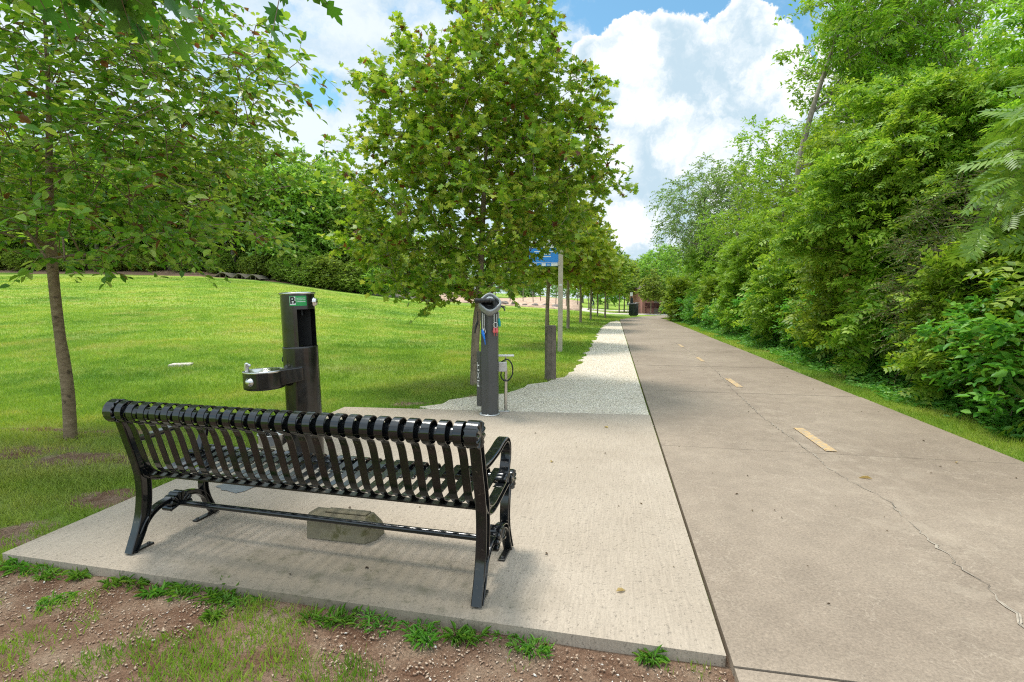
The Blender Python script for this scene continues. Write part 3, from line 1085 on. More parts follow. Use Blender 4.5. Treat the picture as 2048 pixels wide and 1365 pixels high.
# the maple in the middle
ells = [(.15, 0, 3.0, 2.15, 1.9, 1.0), (.15, 0, 3.85, 2.05, 1.8, 1.15), (.15, 0, 4.2, 1.9, 1.7, .8), (.28, 0, 4.9, 1.35, 1.3, .8), (.42, 0, 5.7, .75, .8, .6), (-.45, 0, 1.95, 1.35, 1.2, .6), (-.35, 0, 1.55, 1.2, 1.1, .3, 1.2), (1.7, 0, 3.3, .9, .8, .5), (1.1, -.2, 2.3, .5, .5, .2, 1.1), (-1.3, 0, 2.4, .9, .8, .5)]
TREES['maple_big'] = (*grow(21, [(0, 0, -.1), (0.03, 0, 0.8), (0.10, 0.02, 1.6), (0.15, 0, 2.6), (0.22, 0, 3.8), (0.35, 0, 5.6)], 0.054, clusters_in(ells, 820, 0.185, 5, .5),
                           twigs=4, twig_len=0.33, leaves=9, leaf=T_maple(), lsize=0.088, droop=0.15, up=0.25, twig_tubes=True, face=0.75, rtip=0.0045), M['bark_maple'], M['leaf_maple'])
# the row of maples behind it
for key, sd_ in (('maple_row_a', 31), ('maple_row_b', 47)):
    ells = [(0, 0, 2.9, 1.75, 1.75, 1.1), (0, 0, 4.0, 1.35, 1.35, 1.1), (0.1, 0, 5.0, .8, .8, .8), (.3, .2, 2.2, 1.3, 1.3, .4)]
    TREES[key] = (*grow(sd_, [(0, 0, -.1), (0, 0, 1.0), (0.03, 0, 2.0), (0, 0.03, 3.4), (0.05, 0, 4.8)], 0.055, clusters_in(ells, 230, 0.28, sd_, .6),
                       twigs=4, twig_len=0.42, leaves=7, leaf=T_maple(), lsize=0.16, droop=0.15, up=0.2, face=0.8), M['bark_maple'], M['leaf_row'])
# the tree on the left with ovate leaves
ells = [(0.2, -.1, 2.35, 1.9, 1.7, .5), (0.5, -.1, 3.0, 2.1, 1.8, .75), (0.2, 0, 3.95, 1.9, 1.8, .9), (0.9, -.3, 2.1, 1.5, 1.2, .42), (-.8, -.2, 2.3, 1.3, 1.3, .5), (-.5, 0, 3.5, 1.6, 1.6, .9), (1.5, -.2, 3.45, 1.05, .9, .55), (1.2, -.4, 2.6, 1.35, 1.0, .45), (0, 0, 4.9, 1.3, 1.3, .8), (.9, -.5, 1.75, .9, .7, .16, .3)]
TREES['ovate'] = (*grow(52, [(0, 0, -.1), (.01, 0, .5), (-.05, .02, 1.1), (-.07, 0.02, 1.75), (-.03, 0, 2.4), (.03, 0, 3.3), (0.05, 0, 4.4)], 0.045, clusters_in(ells, 540, 0.235, 6, .5),
                       twigs=4, twig_len=0.40, leaves=9, leaf=T_oval(.29, .12), lsize=0.088, droop=0.32, up=0.08, flat=0.5, twig_tubes=True, face=0.5, rtip=0.004, jit=.2), M['bark_beech'], M['leaf_beech'])
# woodland trees on the hill
for key, sd_, ell in (('hill_a', 61, [(0, 0, 5, 3.6, 3.6, 3), (0.5, 0, 8.5, 3.2, 3.2, 3), (-1.5, 0, 6.8, 2.6, 2.6, 2.2), (1.8, .6, 6, 2.2, 2.2, 2), (0, 0, 11, 1.9, 1.9, 1.8)]),
                      ('hill_b', 63, [(0, 0, 3.5, 3.0, 3.0, 2.4), (0, 0, 6.5, 3.0, 3.0, 2.6), (1.4, -1, 8, 1.9, 1.9, 1.8), (-1.3, 0, 9, 2, 2, 2)]),
                      ('hill_c', 66, [(0, 0, 2.2, 2.8, 2.8, 1.7), (1.2, 0, 3.6, 2.0, 2.0, 1.6), (-1.2, 0, 4.2, 1.9, 1.9, 1.7)])):
    TREES[key] = (*grow(sd_, [(0, 0, -.3), (.1, 0, 2), (0, .1, 5), (.1, 0, 8)] if key != 'hill_c' else [(0, 0, -.2), (0, 0, 1), (.1, 0, 3)], 0.19, clusters_in(ell, 260, 0.6, sd_, .7),
                       twigs=6, twig_len=0.85, leaves=9, leaf=T_rhomb(), lsize=0.30, droop=0.25, up=0.2, face=0.7, rtip=.02), M['bark_grey'], M['leaf_wood'])
# tree kinds of the wooded strip on the right
ells = [(0, 0, 3.4, 1.7, 1.7, 1.3), (.5, 0, 5, 1.6, 1.6, 1.4), (-.6, 0, 6.4, 1.3, 1.3, 1.2), (.2, 0, 2.2, 1.6, 1.6, 1.0)]
TREES['strip_a'] = (*grow(71, [(0, 0, -.2), (-.1, 0, 1.6), (.1, 0, 3.5), (0, 0, 6)], 0.10, clusters_in(ells, 260, 0.3, 71, .55), twigs=5, twig_len=0.45, leaves=9, leaf=T_oval(.26), lsize=0.115, droop=0.3, up=0.15, face=0.6), M['bark_grey'], M['leaf_olive'])
ells = [(-.6, 0, 2.5, 1.0, 1.2, .5), (.9, .2, 2.75, .95, 1.1, .55), (.3, 0, 3.5, 1.3, 1.4, .65), (-.6, 0, 4.3, .85, .9, .45), (.3, -.3, 4.9, .7, .7, .4), (.9, -.5, 1.85, .6, .6, .3)]
TREES['strip_b'] = (*grow(73, [(0, 0, -.2), (.12, 0, .8), (-.05, .05, 2), (.1, 0, 3.2), (.05, 0, 4.4)], 0.045, clusters_in(ells, 140, 0.27, 73, .55), twigs=6, twig_len=0.45, leaves=11, leaf=T_compound(3, .42, .13), lsize=0.155, droop=0.35, up=0.1, face=0.55), M['bark_dark'], M['leaf_lime'])
ells = [(.9, 0, 6.0, 1.7, 1.9, 1.5), (.0, 0, 7.2, 1.2, 1.4, .8), (1.6, 0, 8.2, 1.8, 1.6, 1.5), (1.4, 0, 9.8, 1.6, 1.5, 1.2), (-.35, -.2, 8.5, 1.0, .9, .6), (1.4, 0, 4.4, 1.3, 1.3, 1.0), (-.5, -.2, 5.3, 1.0, .9, .6)]
TREES['strip_tall'] = (*grow(76, [(0, 0, -.2), (-.15, 0, 1.6), (-.45, 0, 3.2), (-.75, 0, 4.4), (-.5, 0, 6), (.4, 0, 8.8)], 0.085, clusters_in(ells, 230, 0.36, 76, .5), twigs=4, twig_len=0.5, leaves=9, leaf=T_compound(2, .46, .15), lsize=0.165, droop=0.3, up=0.15, face=0.6, twig_tubes=True), M['bark_grey'], M['leaf_olive'])
ells = [(0, 0, 5.2, 2.2, 2.2, 2.0), (.6, 0, 7.2, 1.8, 1.8, 1.4), (-1.2, 0, 6.4, 1.6, 1.6, 1.2)]
TREES['strip_feather'] = (*grow(78, [(0, 0, -.2), (0, 0, 2.4), (.2, 0, 4.6), (0, 0, 7)], 0.11, clusters_in(ells, 260, 0.4, 78, .5), twigs=5, twig_len=0.7, leaves=10, leaf=T_oval(.22), lsize=0.125, droop=0.5, up=0.1, face=0.8, twig_tubes=True), M['bark_grey'], M['leaf_grey'])
ells = [(-.2, 0, 4.6, .9, .9, .6), (.35, 0, 5.6, .8, .8, .6), (-.1, 0, 6.5, .55, .55, .5), (.4, 0, 3.7, .6, .6, .3)]
TREES['slender'] = (*grow(79, [(0, 0, -.2), (.08, 0, 1.3), (-.08, 0, 2.6), (-.22, .05, 4.0), (-.1, 0, 5.6)], 0.05, clusters_in(ells, 90, 0.26, 79, .5), twigs=5, twig_len=.45, leaves=9, leaf=T_oval(.27), lsize=.10, droop=.3, up=.15, face=.6), M['bark_grey'], M['leaf_lime'])
ells = [(0, 0, .55, .75, .75, .5), (.3, .1, .9, .55, .55, .4), (-.35, 0, .7, .5, .5, .35)]
TREES['shrub'] = (*grow(81, [(0, 0, -.1), (.02, 0, .3), (0, 0, .7)], 0.022, clusters_in(ells, 100, 0.14, 81, .5), twigs=4, twig_len=0.26, leaves=7, leaf=T_oval(.25), lsize=0.095, droop=0.3, up=0.25, face=0.5, rtip=.003), M['bark_dark'], M['leaf_herb'])
ells = [(0, 0, .8, .9, .9, .7), (.2, 0, 1.5, .7, .7, .55)]
TREES['bush'] = (*grow(83, [(0, 0, -.1), (.03, 0, .5), (0, 0, 1.2)], 0.035, clusters_in(ells, 130, 0.19, 83, .5), twigs=4, twig_len=0.34, leaves=7, leaf=T_compound(3, .42, .14), lsize=0.18, droop=0.3, up=0.25, face=0.5, rtip=.004), M['bark_dark'], M['leaf_lime'])
ells = [(0, 0, 1.3, .9, .9, 1.0), (.15, 0, 2.2, .7, .7, .7), (-.3, 0, 1.9, .6, .6, .6)]
TREES['cedar'] = (*grow(85, [(0, 0, -.1), (-.1, 0, .7), (.05, 0, 1.6), (0, 0, 2.6)], 0.06, clusters_in(ells, 190, 0.2, 85, .4), twigs=7, twig_len=0.36, leaves=14, leaf=T_oval(.12), lsize=0.055, droop=0.35, up=0.1, face=0.9, twig_tubes=True, rtip=.004), M['bark_dark'], M['leaf_brown'])
# pinnate tree leaning in from the right
ells = [(-.55, -.2, 2.6, .8, .8, .6), (.35, 0, 3.3, .9, 1.1, .6), (-.2, .3, 1.9, .6, .7, .35), (.3, 0, 2.8, 1.2, 1.2, .9)]
TREES['pinnate'] = (*grow(87, [(0.6, 0, -.2), (.5, 0, .8), (.3, 0, 1.8), (.1, 0, 2.8), (0, 0, 3.5)], 0.06, clusters_in(ells, 75, 0.3, 87, .5), twigs=4, twig_len=0.35, leaves=4, leaf=T_compound(8, .27, .048), lsize=0.32, droop=0.45, up=0.15, face=0.4, twig_tubes=True, rtip=.006), M['bark_dark'], M['leaf_pinnate'])

tree('maple_big', 'maple_tree', 'broad young maple tree right behind the black repair post, the largest crown mid picture', 'tree', (-.606, 8.124, GZ), 0.0, 1.0)
tree('ovate', 'park_tree', 'spreading tree with bare leaning trunk left of the bench, crown cut by picture edge', 'tree', (-4.386, 5.016, GZ), 0.0, 1.0)
row = [(1.02, 14.9, 'maple_row_a', .98, 'slim maple tree rising just behind the weathered wooden post'),
       (2.428, 22.3, 'maple_row_b', 1.06, 'maple tree in the row right of the beige sign post, nearest one there'),
       (3.712, 27.9, 'maple_row_a', 1.08, 'maple tree in the lawn row with reddish lower leaves, second past the sign post'),
       (4.946, 32.4, 'maple_row_b', 1.0, 'maple tree in the lawn row whose trunk hides part of the cyclist'),
       (6.631, 36.7, 'maple_row_a', .98, 'farthest large maple tree of the lawn row, beside the path bend'),
       (6.55, 39.5, 'maple_row_b', .85, 'thin stemmed maple tree just left of the last one in the lawn row')]
for i, (x, y, k, s_, lb) in enumerate(row):
    tree(k, 'maple_tree', lb, 'tree', (x, y, float(tz(x, y)) - .02), i * 1.9, s_, 'maple trees in a row along the path')
# small trees around the restroom building
for (px, Y, k, s_, lb) in ((1238, 49, 'maple_row_a', .95, 'left one of two small trees behind the dark waste station'), (1248, 53, 'maple_row_b', 1.0, 'right one of two small trees behind the dark waste station'),
                           (1301, 43.6, 'maple_row_a', .66, 'small tree standing in front of the red bench and pink wall'), (1340, 44.2, 'maple_row_b', .66, 'small tree whose crown hides the roof above the second bin'), (1372, 43, 'maple_row_a', .7, 'small tree at the right end of the pink wall by the shrubs'), (1316, 53, 'hill_b', .62, 'green tree rising behind the pink restroom building'), (1285, 60, 'hill_b', .55, 'rounded green tree behind the bike racks'), (1215, 66, 'hill_b', .62, 'green tree seen between the maple row and the waste station')):
    x = (px - 1024) / FPX * Y
    tree(k, 'small_tree', lb, 'tree', (x, Y, float(tz(x, Y)) - .05), px, s_, None, M['leaf_wood'] if 'maple' in k else None)

# the wood on the hill
hill = []
rr = random.Random(17)
for px, Y, k, s_ in ((-120, 54, 'hill_a', 1.1), (-30, 56, 'hill_b', 1.25), (60, 55, 'hill_a', 1.1), (130, 58, 'hill_b', 1.3), (205, 55, 'hill_a', 1.05), (275, 56, 'hill_b', 1.25), (345, 55, 'hill_a', 1.12), (415, 57, 'hill_b', 1.3),
                     (470, 55, 'hill_a', 1.15), (540, 55, 'hill_a', 1.12), (600, 54, 'hill_b', 1.18), (650, 55, 'hill_b', 1.05), (700, 56, 'hill_b', .92), (742, 57, 'hill_c', 1.25), (500, 62, 'hill_a', 1.15), (580, 64, 'hill_a', 1.08), (640, 66, 'hill_b', 1.2),
                     (720, 68, 'hill_b', 1.0), (770, 66, 'hill_c', 1.3), (230, 64, 'hill_a', 1.2), (390, 65, 'hill_a', 1.2), (100, 65, 'hill_a', 1.2)):
    x = (px - 1024) / FPX * Y
    tree(k, 'woodland_tree', 'tall dense green tree standing in the wood on the hill beyond the lawn', 'tree', (x, Y, float(tz(x, Y)) - .1), rr.uniform(0, 6), s_ * (1.06 if px > 430 else 1.0), 'trees of the wood on the hill')
for px, Y, s_ in ((520, 52.5, .42), (585, 51.5, .5), (625, 50.5, .52), (665, 50.5, .55), (705, 50.5, .5), (745, 51, .5), (90, 57, .75), (180, 58, .7), (260, 57, .75), (330, 58, .7), (400, 57, .75), (470, 58, .7), (535, 56, .7), (10, 57, .75), (600, 57, .7), (380, 53, .4), (300, 53.5, .45), (225, 53, .4), (140, 53, .45), (60, 53, .4), (450, 53, .38), (-20, 53, .45)):
    x = (px - 1024) / FPX * Y
    tree('hill_c', 'woodland_shrub', 'low rounded green shrub at the foot of the hillside wood', 'shrub', (x, Y, float(tz(x, Y)) - .15), rr.uniform(0, 6), (s_ * 1.2, s_ * 1.2, s_), 'shrubs along the edge of the hillside wood')
for px, Y, k, s_ in ((800, 62, 'hill_c', .72), (842, 64, 'hill_c', .8), (880, 70, 'hill_b', .75), (925, 78, 'hill_b', .85), (985, 82, 'hill_b', .75), (1050, 85, 'hill_c', 1.1), (1120, 88, 'hill_b', .7)):
    x = (px - 1024) / FPX * Y
    tree(k, 'pale_tree', 'pale yellow green tree beyond the sandy bank behind the big maple', 'tree', (x, Y, float(tz(x, Y)) - .1), rr.uniform(0, 6), s_, 'pale trees beyond the sandy bank', M['leaf_pale'])
for px, Y, k, s_ in ((1165, 95, 'hill_b', .9), (1200, 100, 'hill_a', .72), (1228, 110, 'hill_a', .80), (1255, 105, 'hill_b', .85), (1285, 96, 'hill_a', .75), (1320, 90, 'hill_a', .85), (1360, 85, 'hill_b', 1.0), (1410, 82, 'hill_a', .95)):
    x = (px - 1024) / FPX * Y
    tree(k, 'distant_tree', 'distant tree closing the view at the far end of the path', 'tree', (x, Y, float(tz(x, Y)) - .1), rr.uniform(0, 6), s_, 'distant trees at the end of the path', M['leaf_wood'])

# the wooded strip on the right: (pixel x of its trunk, distance, kind, scale, rotation, label)
gt = 'trees of the wooded strip beside the path'
strip = [(1400, 29, 'strip_feather', 1.05, .3, 'M', 'tall feathery grey green tree with open top, farthest in the right strip'),
         (1475, 27, 'strip_feather', .98, 2.0, 'M', 'feathery grey green tree just right of the farthest one in the strip'),
         (1405, 34, 'strip_b', 1.05, 1.0, 'leaf_olive', 'olive tree overhanging the bend of the path by the pink wall'),
         (1432, 28.5, 'strip_b', 1.0, 4.0, 'leaf_olive', 'broad olive tree with low crown left of the pale leaning branch'),
         (1440, 25, 'strip_a', .72, .5, 'leaf_olive', 'middle sized olive tree behind the shrubs at the path bend'),
         (1500, 22, 'strip_a', .66, 2.5, 'leaf_lime', 'yellow green tree below the feathery tops on the right'),
         (1560, 21, 'strip_a', 1.12, .2, 'M', 'tall olive tree with rounded top against the white cloud'),
         (1515, 18, 'strip_b', .85, 1.3, 'leaf_olive', 'small bushy olive tree in front of the tall rounded one'),
         (1640, 13.2, 'strip_tall', 1.0, 0.1, 'M', 'tallest tree on the right with pale leaning trunk and branches reaching over the sky'),
         (1760, 14, 'strip_tall', 1.0, 1.2, 'leaf_lime', 'tall tree right of the pale leaning trunk, top cut by the picture edge'),
         (1900, 12, 'strip_tall', .95, 2.6, 'leaf_olive', 'tall tree close behind the pinnate branches at the right edge'),
         (1745, 10.2, 'strip_b', .98, .4, 'M', 'bright green bushy tree above the nettles, right of the pale trunk'),
         (1800, 8.9, 'strip_b', 1.0, 2.2, 'M', 'bright green bushy tree in the middle of the right side'),
         (1880, 8.6, 'strip_b', .9, 4.4, 'M', 'bright green bushy tree behind the browning cedar'),
         (1990, 8.2, 'strip_b', 1.05, 5.4, 'leaf_olive', 'olive green bushy tree at the right edge above the cedar'),
         (2120, 8.4, 'strip_a', .8, 5.4, 'leaf_lime', 'bright tree mostly beyond the right picture edge'),
         (1800, 15, 'strip_a', 1.0, 1.6, 'leaf_wood', 'darker green tree deep in the wood above the bushy trees'),
         (1960, 14, 'strip_a', 1.05, 4.6, 'leaf_wood', 'darker green tree deep in the wood near the right edge'),
         (1580, 26, 'strip_a', .85, 4.0, 'leaf_wood', 'dark green tree in the depth behind the tall rounded olive tree'),
         (1450, 34, 'strip_a', .85, 5.0, 'leaf_wood', 'dark green tree deep behind the feathery trees'),
]
strip += [(1478, 20, 'slender', .92, .4, 'M', 'slender pale stemmed tree by the verge, leftmost of the thin ones'),
          (1548, 15.5, 'slender', .85, 2.1, 'leaf_olive', 'thin pale stemmed tree left of the big pale leaning trunk'),
          (1605, 16.5, 'slender', 1.0, 3.9, 'M', 'thin tree close behind the big pale leaning trunk'),
          (1690, 10.6, 'slender', .82, 5.2, 'M', 'slender stemmed young tree right of the big pale leaning trunk'),
          (1790, 9.2, 'slender', .72, 1.1, 'leaf_olive', 'slender stemmed young tree above the nettles in the middle of the right side'),
          (1850, 8.3, 'slender', .7, 2.9, 'M', 'slender young tree just left of the browning cedar')]
for px, Y, k, s_, rz, lm, lb in strip:
    x = (px - 1024) / FPX * Y
    tree(k, 'strip_tree', lb, 'tree', (x, Y, float(tz(x, Y)) - .05), rz, s_, gt, None if lm == 'M' else M[lm])
x = 6.15
tree('cedar', 'cedar_tree', 'browning scrubby cedar tree beside the bare grey twig at the right', 'tree', (6.3, 7.1, GZ - .1), .4, 1.12)
tree('cedar', 'cedar_tree', 'browning cedar tree cut by the right picture edge', 'tree', (6.6, 6.2, GZ - .1), 2.4, 1.05)
tree('pinnate', 'pinnate_tree', 'tree leaning in from the right edge with long feather like leaves over the path', 'tree', (5.0, 3.95, GZ), 0.0, 1.0)

# shrubs in front of the trees, along the verge
sh = [(5.6, 4.9), (6.3, 5.6), (5.75, 5.7), (6.6, 6.9), (6.1, 6.5), (6.45, 7.5), (7.1, 8.3), (6.6, 8.4), (7.4, 9.4), (6.9, 9.3), (7.1, 10.4), (7.7, 10.9), (7.3, 11.6), (8.1, 12.6), (7.6, 13), (8.4, 14.4), (7.95, 14.6), (8.3, 16.2), (8.8, 17.4), (8.6, 18.6), (9.2, 20), (9.1, 22), (9.7, 24), (9.7, 26.5), (10.4, 29), (10.3, 31), (11.2, 33.5), (11.0, 35)]
rr = random.Random(23)
for i, (x, y) in enumerate(sh):
    k = 'bush' if i % 3 == 1 else 'shrub'
    s_ = rr.uniform(.9, 1.25) * (1.0 if y < 14 else 1.25)
    tree(k, 'leafy_shrub' if k == 'shrub' else 'leafy_bush', 'low bright green leafy shrub at the foot of the wood beside the verge' if k == 'shrub' else 'taller divided leaved bush among the shrubs beside the verge', 'shrub',
         (x, y, float(tz(x, y)) - .03), rr.uniform(0, 6), s_, 'shrubs along the right verge' if k == 'shrub' else 'bushes among the verge shrubs', None)

# hanging dead vine leaves
p = Vector((6.55, 9.0, 0))
cl = np.array([(rng.normal() * .10, rng.normal() * .1, 1.0 + 1.0 * rng.rand()) for _ in range(40)])
TREES['vine'] = (*grow(91, [(0, 0, 0), (0, 0, .8), (0, 0, 1.6), (.02, 0, 2.1)], 0.012, cl, twigs=2, twig_len=.14, leaves=4, leaf=T_oval(.3), lsize=.09, droop=.8, up=-.2, face=.9, rtip=.003), M['bark_dark'], M['leaf_dead'])
tree('vine', 'dead_vine', 'hanging bunch of brown and yellow dead leaves on the right', 'plant', (6.1, 9.0, GZ), 0, 1.0)

# bare grey twig at the right
mb = MB()
b0 = Vector((5.30, 5.55, GZ))
mb.tube([b0, b0 + Vector((-.02, 0, .25)), b0 + Vector((.03, 0, .5)), b0 + Vector((.0, .02, .75)), b0 + Vector((.06, 0, 1.0))], [.011, .010, .008, .006, .003], 6)
mb.tube([b0 + Vector((.03, 0, .5)), b0 + Vector((.14, 0, .62)), b0 + Vector((.2, 0, .85))], [.006, .005, .002], 5)
mb.tube([b0 + Vector((0, .02, .72)), b0 + Vector((.15, .05, .74)), b0 + Vector((.28, .05, .70))], [.005, .004, .002], 5)
mb.tube([b0 + Vector((-.02, 0, .25)), b0 + Vector((.06, 0, .36)), b0 + Vector((.12, 0, .40))], [.005, .004, .002], 5)
tag(mb.build('bare_twig', M['bark_grey']), 'bare pale grey twig standing upright in front of the cedar', 'twig')
# pale broken branch in the strip
mb = MB()
q0 = Vector((12.6, 27, 0))
mb.tube(catmull([q0, q0 + Vector((-.3, 0, 1.5)), q0 + Vector((-.9, 0, 2.8)), q0 + Vector((-2.2, 0, 3.6)), q0 + Vector((-3.6, -.3, 4.3))]), [.12 - .10 * k / 24 for k in range(25)], 7)
mb.tube(catmull([q0 + Vector((-1.2, 0, 3.0)), q0 + Vector((-2.4, -.4, 4.2)), q0 + Vector((-3.0, -.5, 4.9))]), [.06 - .05 * k / 12 for k in range(13)], 6)
mb.tube(catmull([q0 + Vector((-.3, 0, 1.5)), q0 + Vector((.5, 0, 3.0)), q0 + Vector((.4, 0, 4.2))]), [.09 - .05 * k / 12 for k in range(13)], 6)
tag(mb.build('leaning_branch', M['bark_grey']), 'pale leaning dead limb pointing left out of the right strip', 'branch')

# maple branch hanging in at the top left corner (its trunk stands outside the picture)
tb = Vector((-3.2, -1.2, 0))
r_ = np.random.RandomState(5)
cl = []
for px, py, Y in ((150, -330, 1.3), (120, -45, 1.3), (170, -42, 1.2), (225, -42, 1.25), (215, -28, 1.3), (300, -55, 1.3), (260, -50, 1.3), (40, -55, 1.3), (180, -60, 1.3), (100, -50, 1.3), (575, -45, 1.25), (450, -90, 1.3), (330, -70, 1.2),):
    rv = ray(px, py)
    q = Vector((0, 0, CAM_H)) + rv * (Y / rv.y) - tb
    cl.append(q)
cl = np.array(cl)
TREES['overhang'] = (*grow(95, [(0, 0, -.1), (.02, 0, .8), (.1, .1, 1.6), (.3, .25, 2.4), (.8, .6, 3.6), (2.3, 1.7, 4.7)], 0.03, cl, twigs=3, twig_len=.10, leaves=4, leaf=T_maple(), lsize=.05, droop=.6, up=-.1, face=.45, rtip=.003, twig_tubes=True), M['bark_maple'], M['leaf_shade'])
tree('overhang', 'overhanging_maple', 'very near maple branch hanging into the upper left corner', 'tree', tb, 0, 1)


# ------------------------------------------------------------------ grass, herbs, pebbles
def frustum_ok(x, y, m=1.25):
    return (np.abs(x) < m * y + 0.8)


GRAVX = [(p[0], p[1]) for p in gp]
PADX = [(p.x, p.y) for p in PAD]


def open_turf(x, y):
    s, n = (x - P0.x) * A.x + (y - P0.y) * A.y, (x - P0.x) * B.x + (y - P0.y) * B.y
    path = (n > -0.015 + 0.03 * (fbm(x * 5, y * 5, 2) - .6)) & (n < PATH_W + 0.02) & (s < 32)
    return ~(in_poly(x, y, PADX) | path | in_poly(x, y, GRAVX))


def blades(x0, x1, y0, y1, dens, h, w, seed, power=1.0, lim=None):
    r = np.random.RandomState(seed)
    n = int((x1 - x0) * (y1 - y0) * dens)
    x, y = r.uniform(x0, x1, n), r.uniform(y0, y1, n)
    k = frustum_ok(x, y) & open_turf(x, y)
    if lim is not None:
        k &= lim(x, y)
    x, y = x[k], y[k]
    b = bare(x, y)
    edge = np.clip((fbm(x * 7, y * 7, 3) - .5) * 1.6, -.5, .5)
    k = r.rand(len(x)) > np.clip((b + edge * .7) * 1.7 - .26, 0, 1) ** power
    x, y = x[k], y[k]
    n = len(x)
    z = tz(x, y)
    hh = h * r.uniform(.45, 1.15, n) * (0.7 + .6 * fbm(x * 1.2, y * 1.2, 3))
    a = r.uniform(0, 2 * PI, n)
    lean = r.uniform(.1, .9, n) * hh
    la = r.uniform(0, 2 * PI, n)
    ww = w * r.uniform(.6, 1.2, n)
    p = np.stack([x, y, z - .008], -1)
    wv = np.stack([np.cos(a) * ww, np.sin(a) * ww, np.zeros(n)], -1)
    tip = p + np.stack([np.cos(la) * lean, np.sin(la) * lean, hh], -1)
    mid = p * .45 + tip * .55 + np.stack([np.zeros(n), np.zeros(n), hh * .12], -1)
    V = np.stack([p - wv, p + wv, mid + wv * .7, tip, mid - wv * .7], 1).reshape(-1, 3)
    base = np.arange(n)[:, None] * 5
    L = (base + np.array([0, 1, 2, 3, 4])).ravel()
    return V, L, np.full(n, 5)


verge = lambda x, y: (((x - P0.x) * B.x + (y - P0.y) * B.y) > 2)
notverge = lambda x, y: ~verge(x, y)
nn = lambda x, y: (x - P0.x) * B.x + (y - P0.y) * B.y
parts = [blades(-4, 1, .9, 4.0, 9000, .046, .0023, 1, 1.0, notverge),
         blades(-9, 0, 3.6, 8, 3000, .058, .003, 2, 1.0, notverge),
         blades(-14, 3, 8, 13, 1300, .06, .0048, 3, 1.0, notverge),
         blades(-25, 5, 13, 22, 420, .062, .009, 4, 1.0, notverge),
         blades(-45, 8, 22, 46, 75, .07, .02, 5, 1.0, notverge),
         blades(3, 9, 2.2, 9, 2600, .055, .003, 6, 1.0, lambda x, y: (nn(x, y) > 2.88) & (nn(x, y) < 3.9)),
         blades(4, 16, 9, 38, 700, .06, .006, 7, 1.0, lambda x, y: (nn(x, y) > 2.88) & (nn(x, y) < 4.0))]
V, L, Tt = join_arr(parts)
grm = np_mesh('grass', V, L, Tt)
a2 = grm.attributes.new('dry', 'FLOAT', 'POINT')
a2.data.foreach_set('value', dry(V[:, 0], V[:, 1]).astype(np.float32))
tag(link('grass', grm, M['grass']), 'short mown green grass of the lawn and verge', 'grass', None, 'stuff')

# herb layer under the shrubs
r = np.random.RandomState(31)
n = 70000
s_ = 1.0 + 33 * r.rand(n) ** 1.5
nn_ = PATH_W + 0.55 + .15 * np.sin(s_ * 1.7) + .12 * np.sin(s_ * 4.1) + 2.8 * r.rand(n) ** 1.2
x = P0.x + A.x * s_ + B.x * nn_
y = P0.y + A.y * s_ + B.y * nn_
edge_h = np.clip((nn_ - PATH_W - .45) / .8, .15, 1)
zz = tz(x, y) + r.rand(n) * (.14 + 1.25 * np.clip(fbm(x * 1.3, y * 1.3, 3) - .22, 0, 1) * np.clip((nn_ - PATH_W - .4) / 1.3, .2, 1.1)) * edge_h
pos = np.stack([x, y, zz], -1)
ld = r.normal(size=(n, 3))
ld[:, 2] = ld[:, 2] * .3 - .1
nor = np.array([-.15, -.25, 1.0]) + r.normal(size=(n, 3)) * .45
parts = [place_leaves(T_oval(.22), pos, ld, nor, .055 + .06 * r.rand(n) ** 2)]
tag(link('ground_cover', np_mesh('ground_cover', *join_arr(parts)), M['leaf_herb']), 'dense low green herbs covering the bank beside the verge', 'ground cover', None, 'stuff')

# wood chips and stones on the bare soil
r = np.random.RandomState(33)
n = 45000
x, y = r.uniform(-3.6, 1.6, n), r.uniform(.75, 2.75, n)
s_, n_ = (x - P0.x) * A.x + (y - P0.y) * A.y, (x - P0.x) * B.x + (y - P0.y) * B.y
k = (s_ < -.01) & (n_ < 0.0) & (r.rand(n) < .25 + .75 * (fbm(x * 2, y * 2, 3) > .47)) & (bare(x, y) > .3)
x, y = x[k], y[k]
n = len(x)
oct_v = np.array([(-.5, 0, 0), (0, -.5, 0), (.5, 0, .02), (0, .5, 0), (.06, .03, .32), (-.05, 0, -.3)])
oct_f = [(0, 1, 4), (1, 2, 4), (2, 3, 4), (3, 0, 4), (1, 0, 5), (2, 1, 5), (3, 2, 5), (0, 3, 5)]
sc1 = .0025 + .0085 * r.rand(n) ** 3
ld = np.stack([np.cos(r.uniform(0, 6.3, n)), np.sin(r.uniform(0, 6.3, n)), r.normal(size=n) * .2], -1)
ov = oct_v * np.array([1.5, .8, .8])
pos = np.stack([x, y, tz(x, y) + .004], -1)
pebm = leaf_mat('wood_chip', [(0.24, 0.14, 0.09), (0.38, 0.26, 0.175), (0.48, 0.36, 0.26)], 0.0, .9, 0, (0.6, 0.55, 0.48), 1.0)
tag(link('wood_chips', np_mesh('wood_chips', *place_leaves((ov, oct_f), pos, ld, np.array([0, 0, 1.0]) + r.normal(size=(n, 3)) * .3, sc1 * 1.4)), pebm), 'scattered wood chips and small stones on the reddish soil', 'wood chips', None, 'stuff')
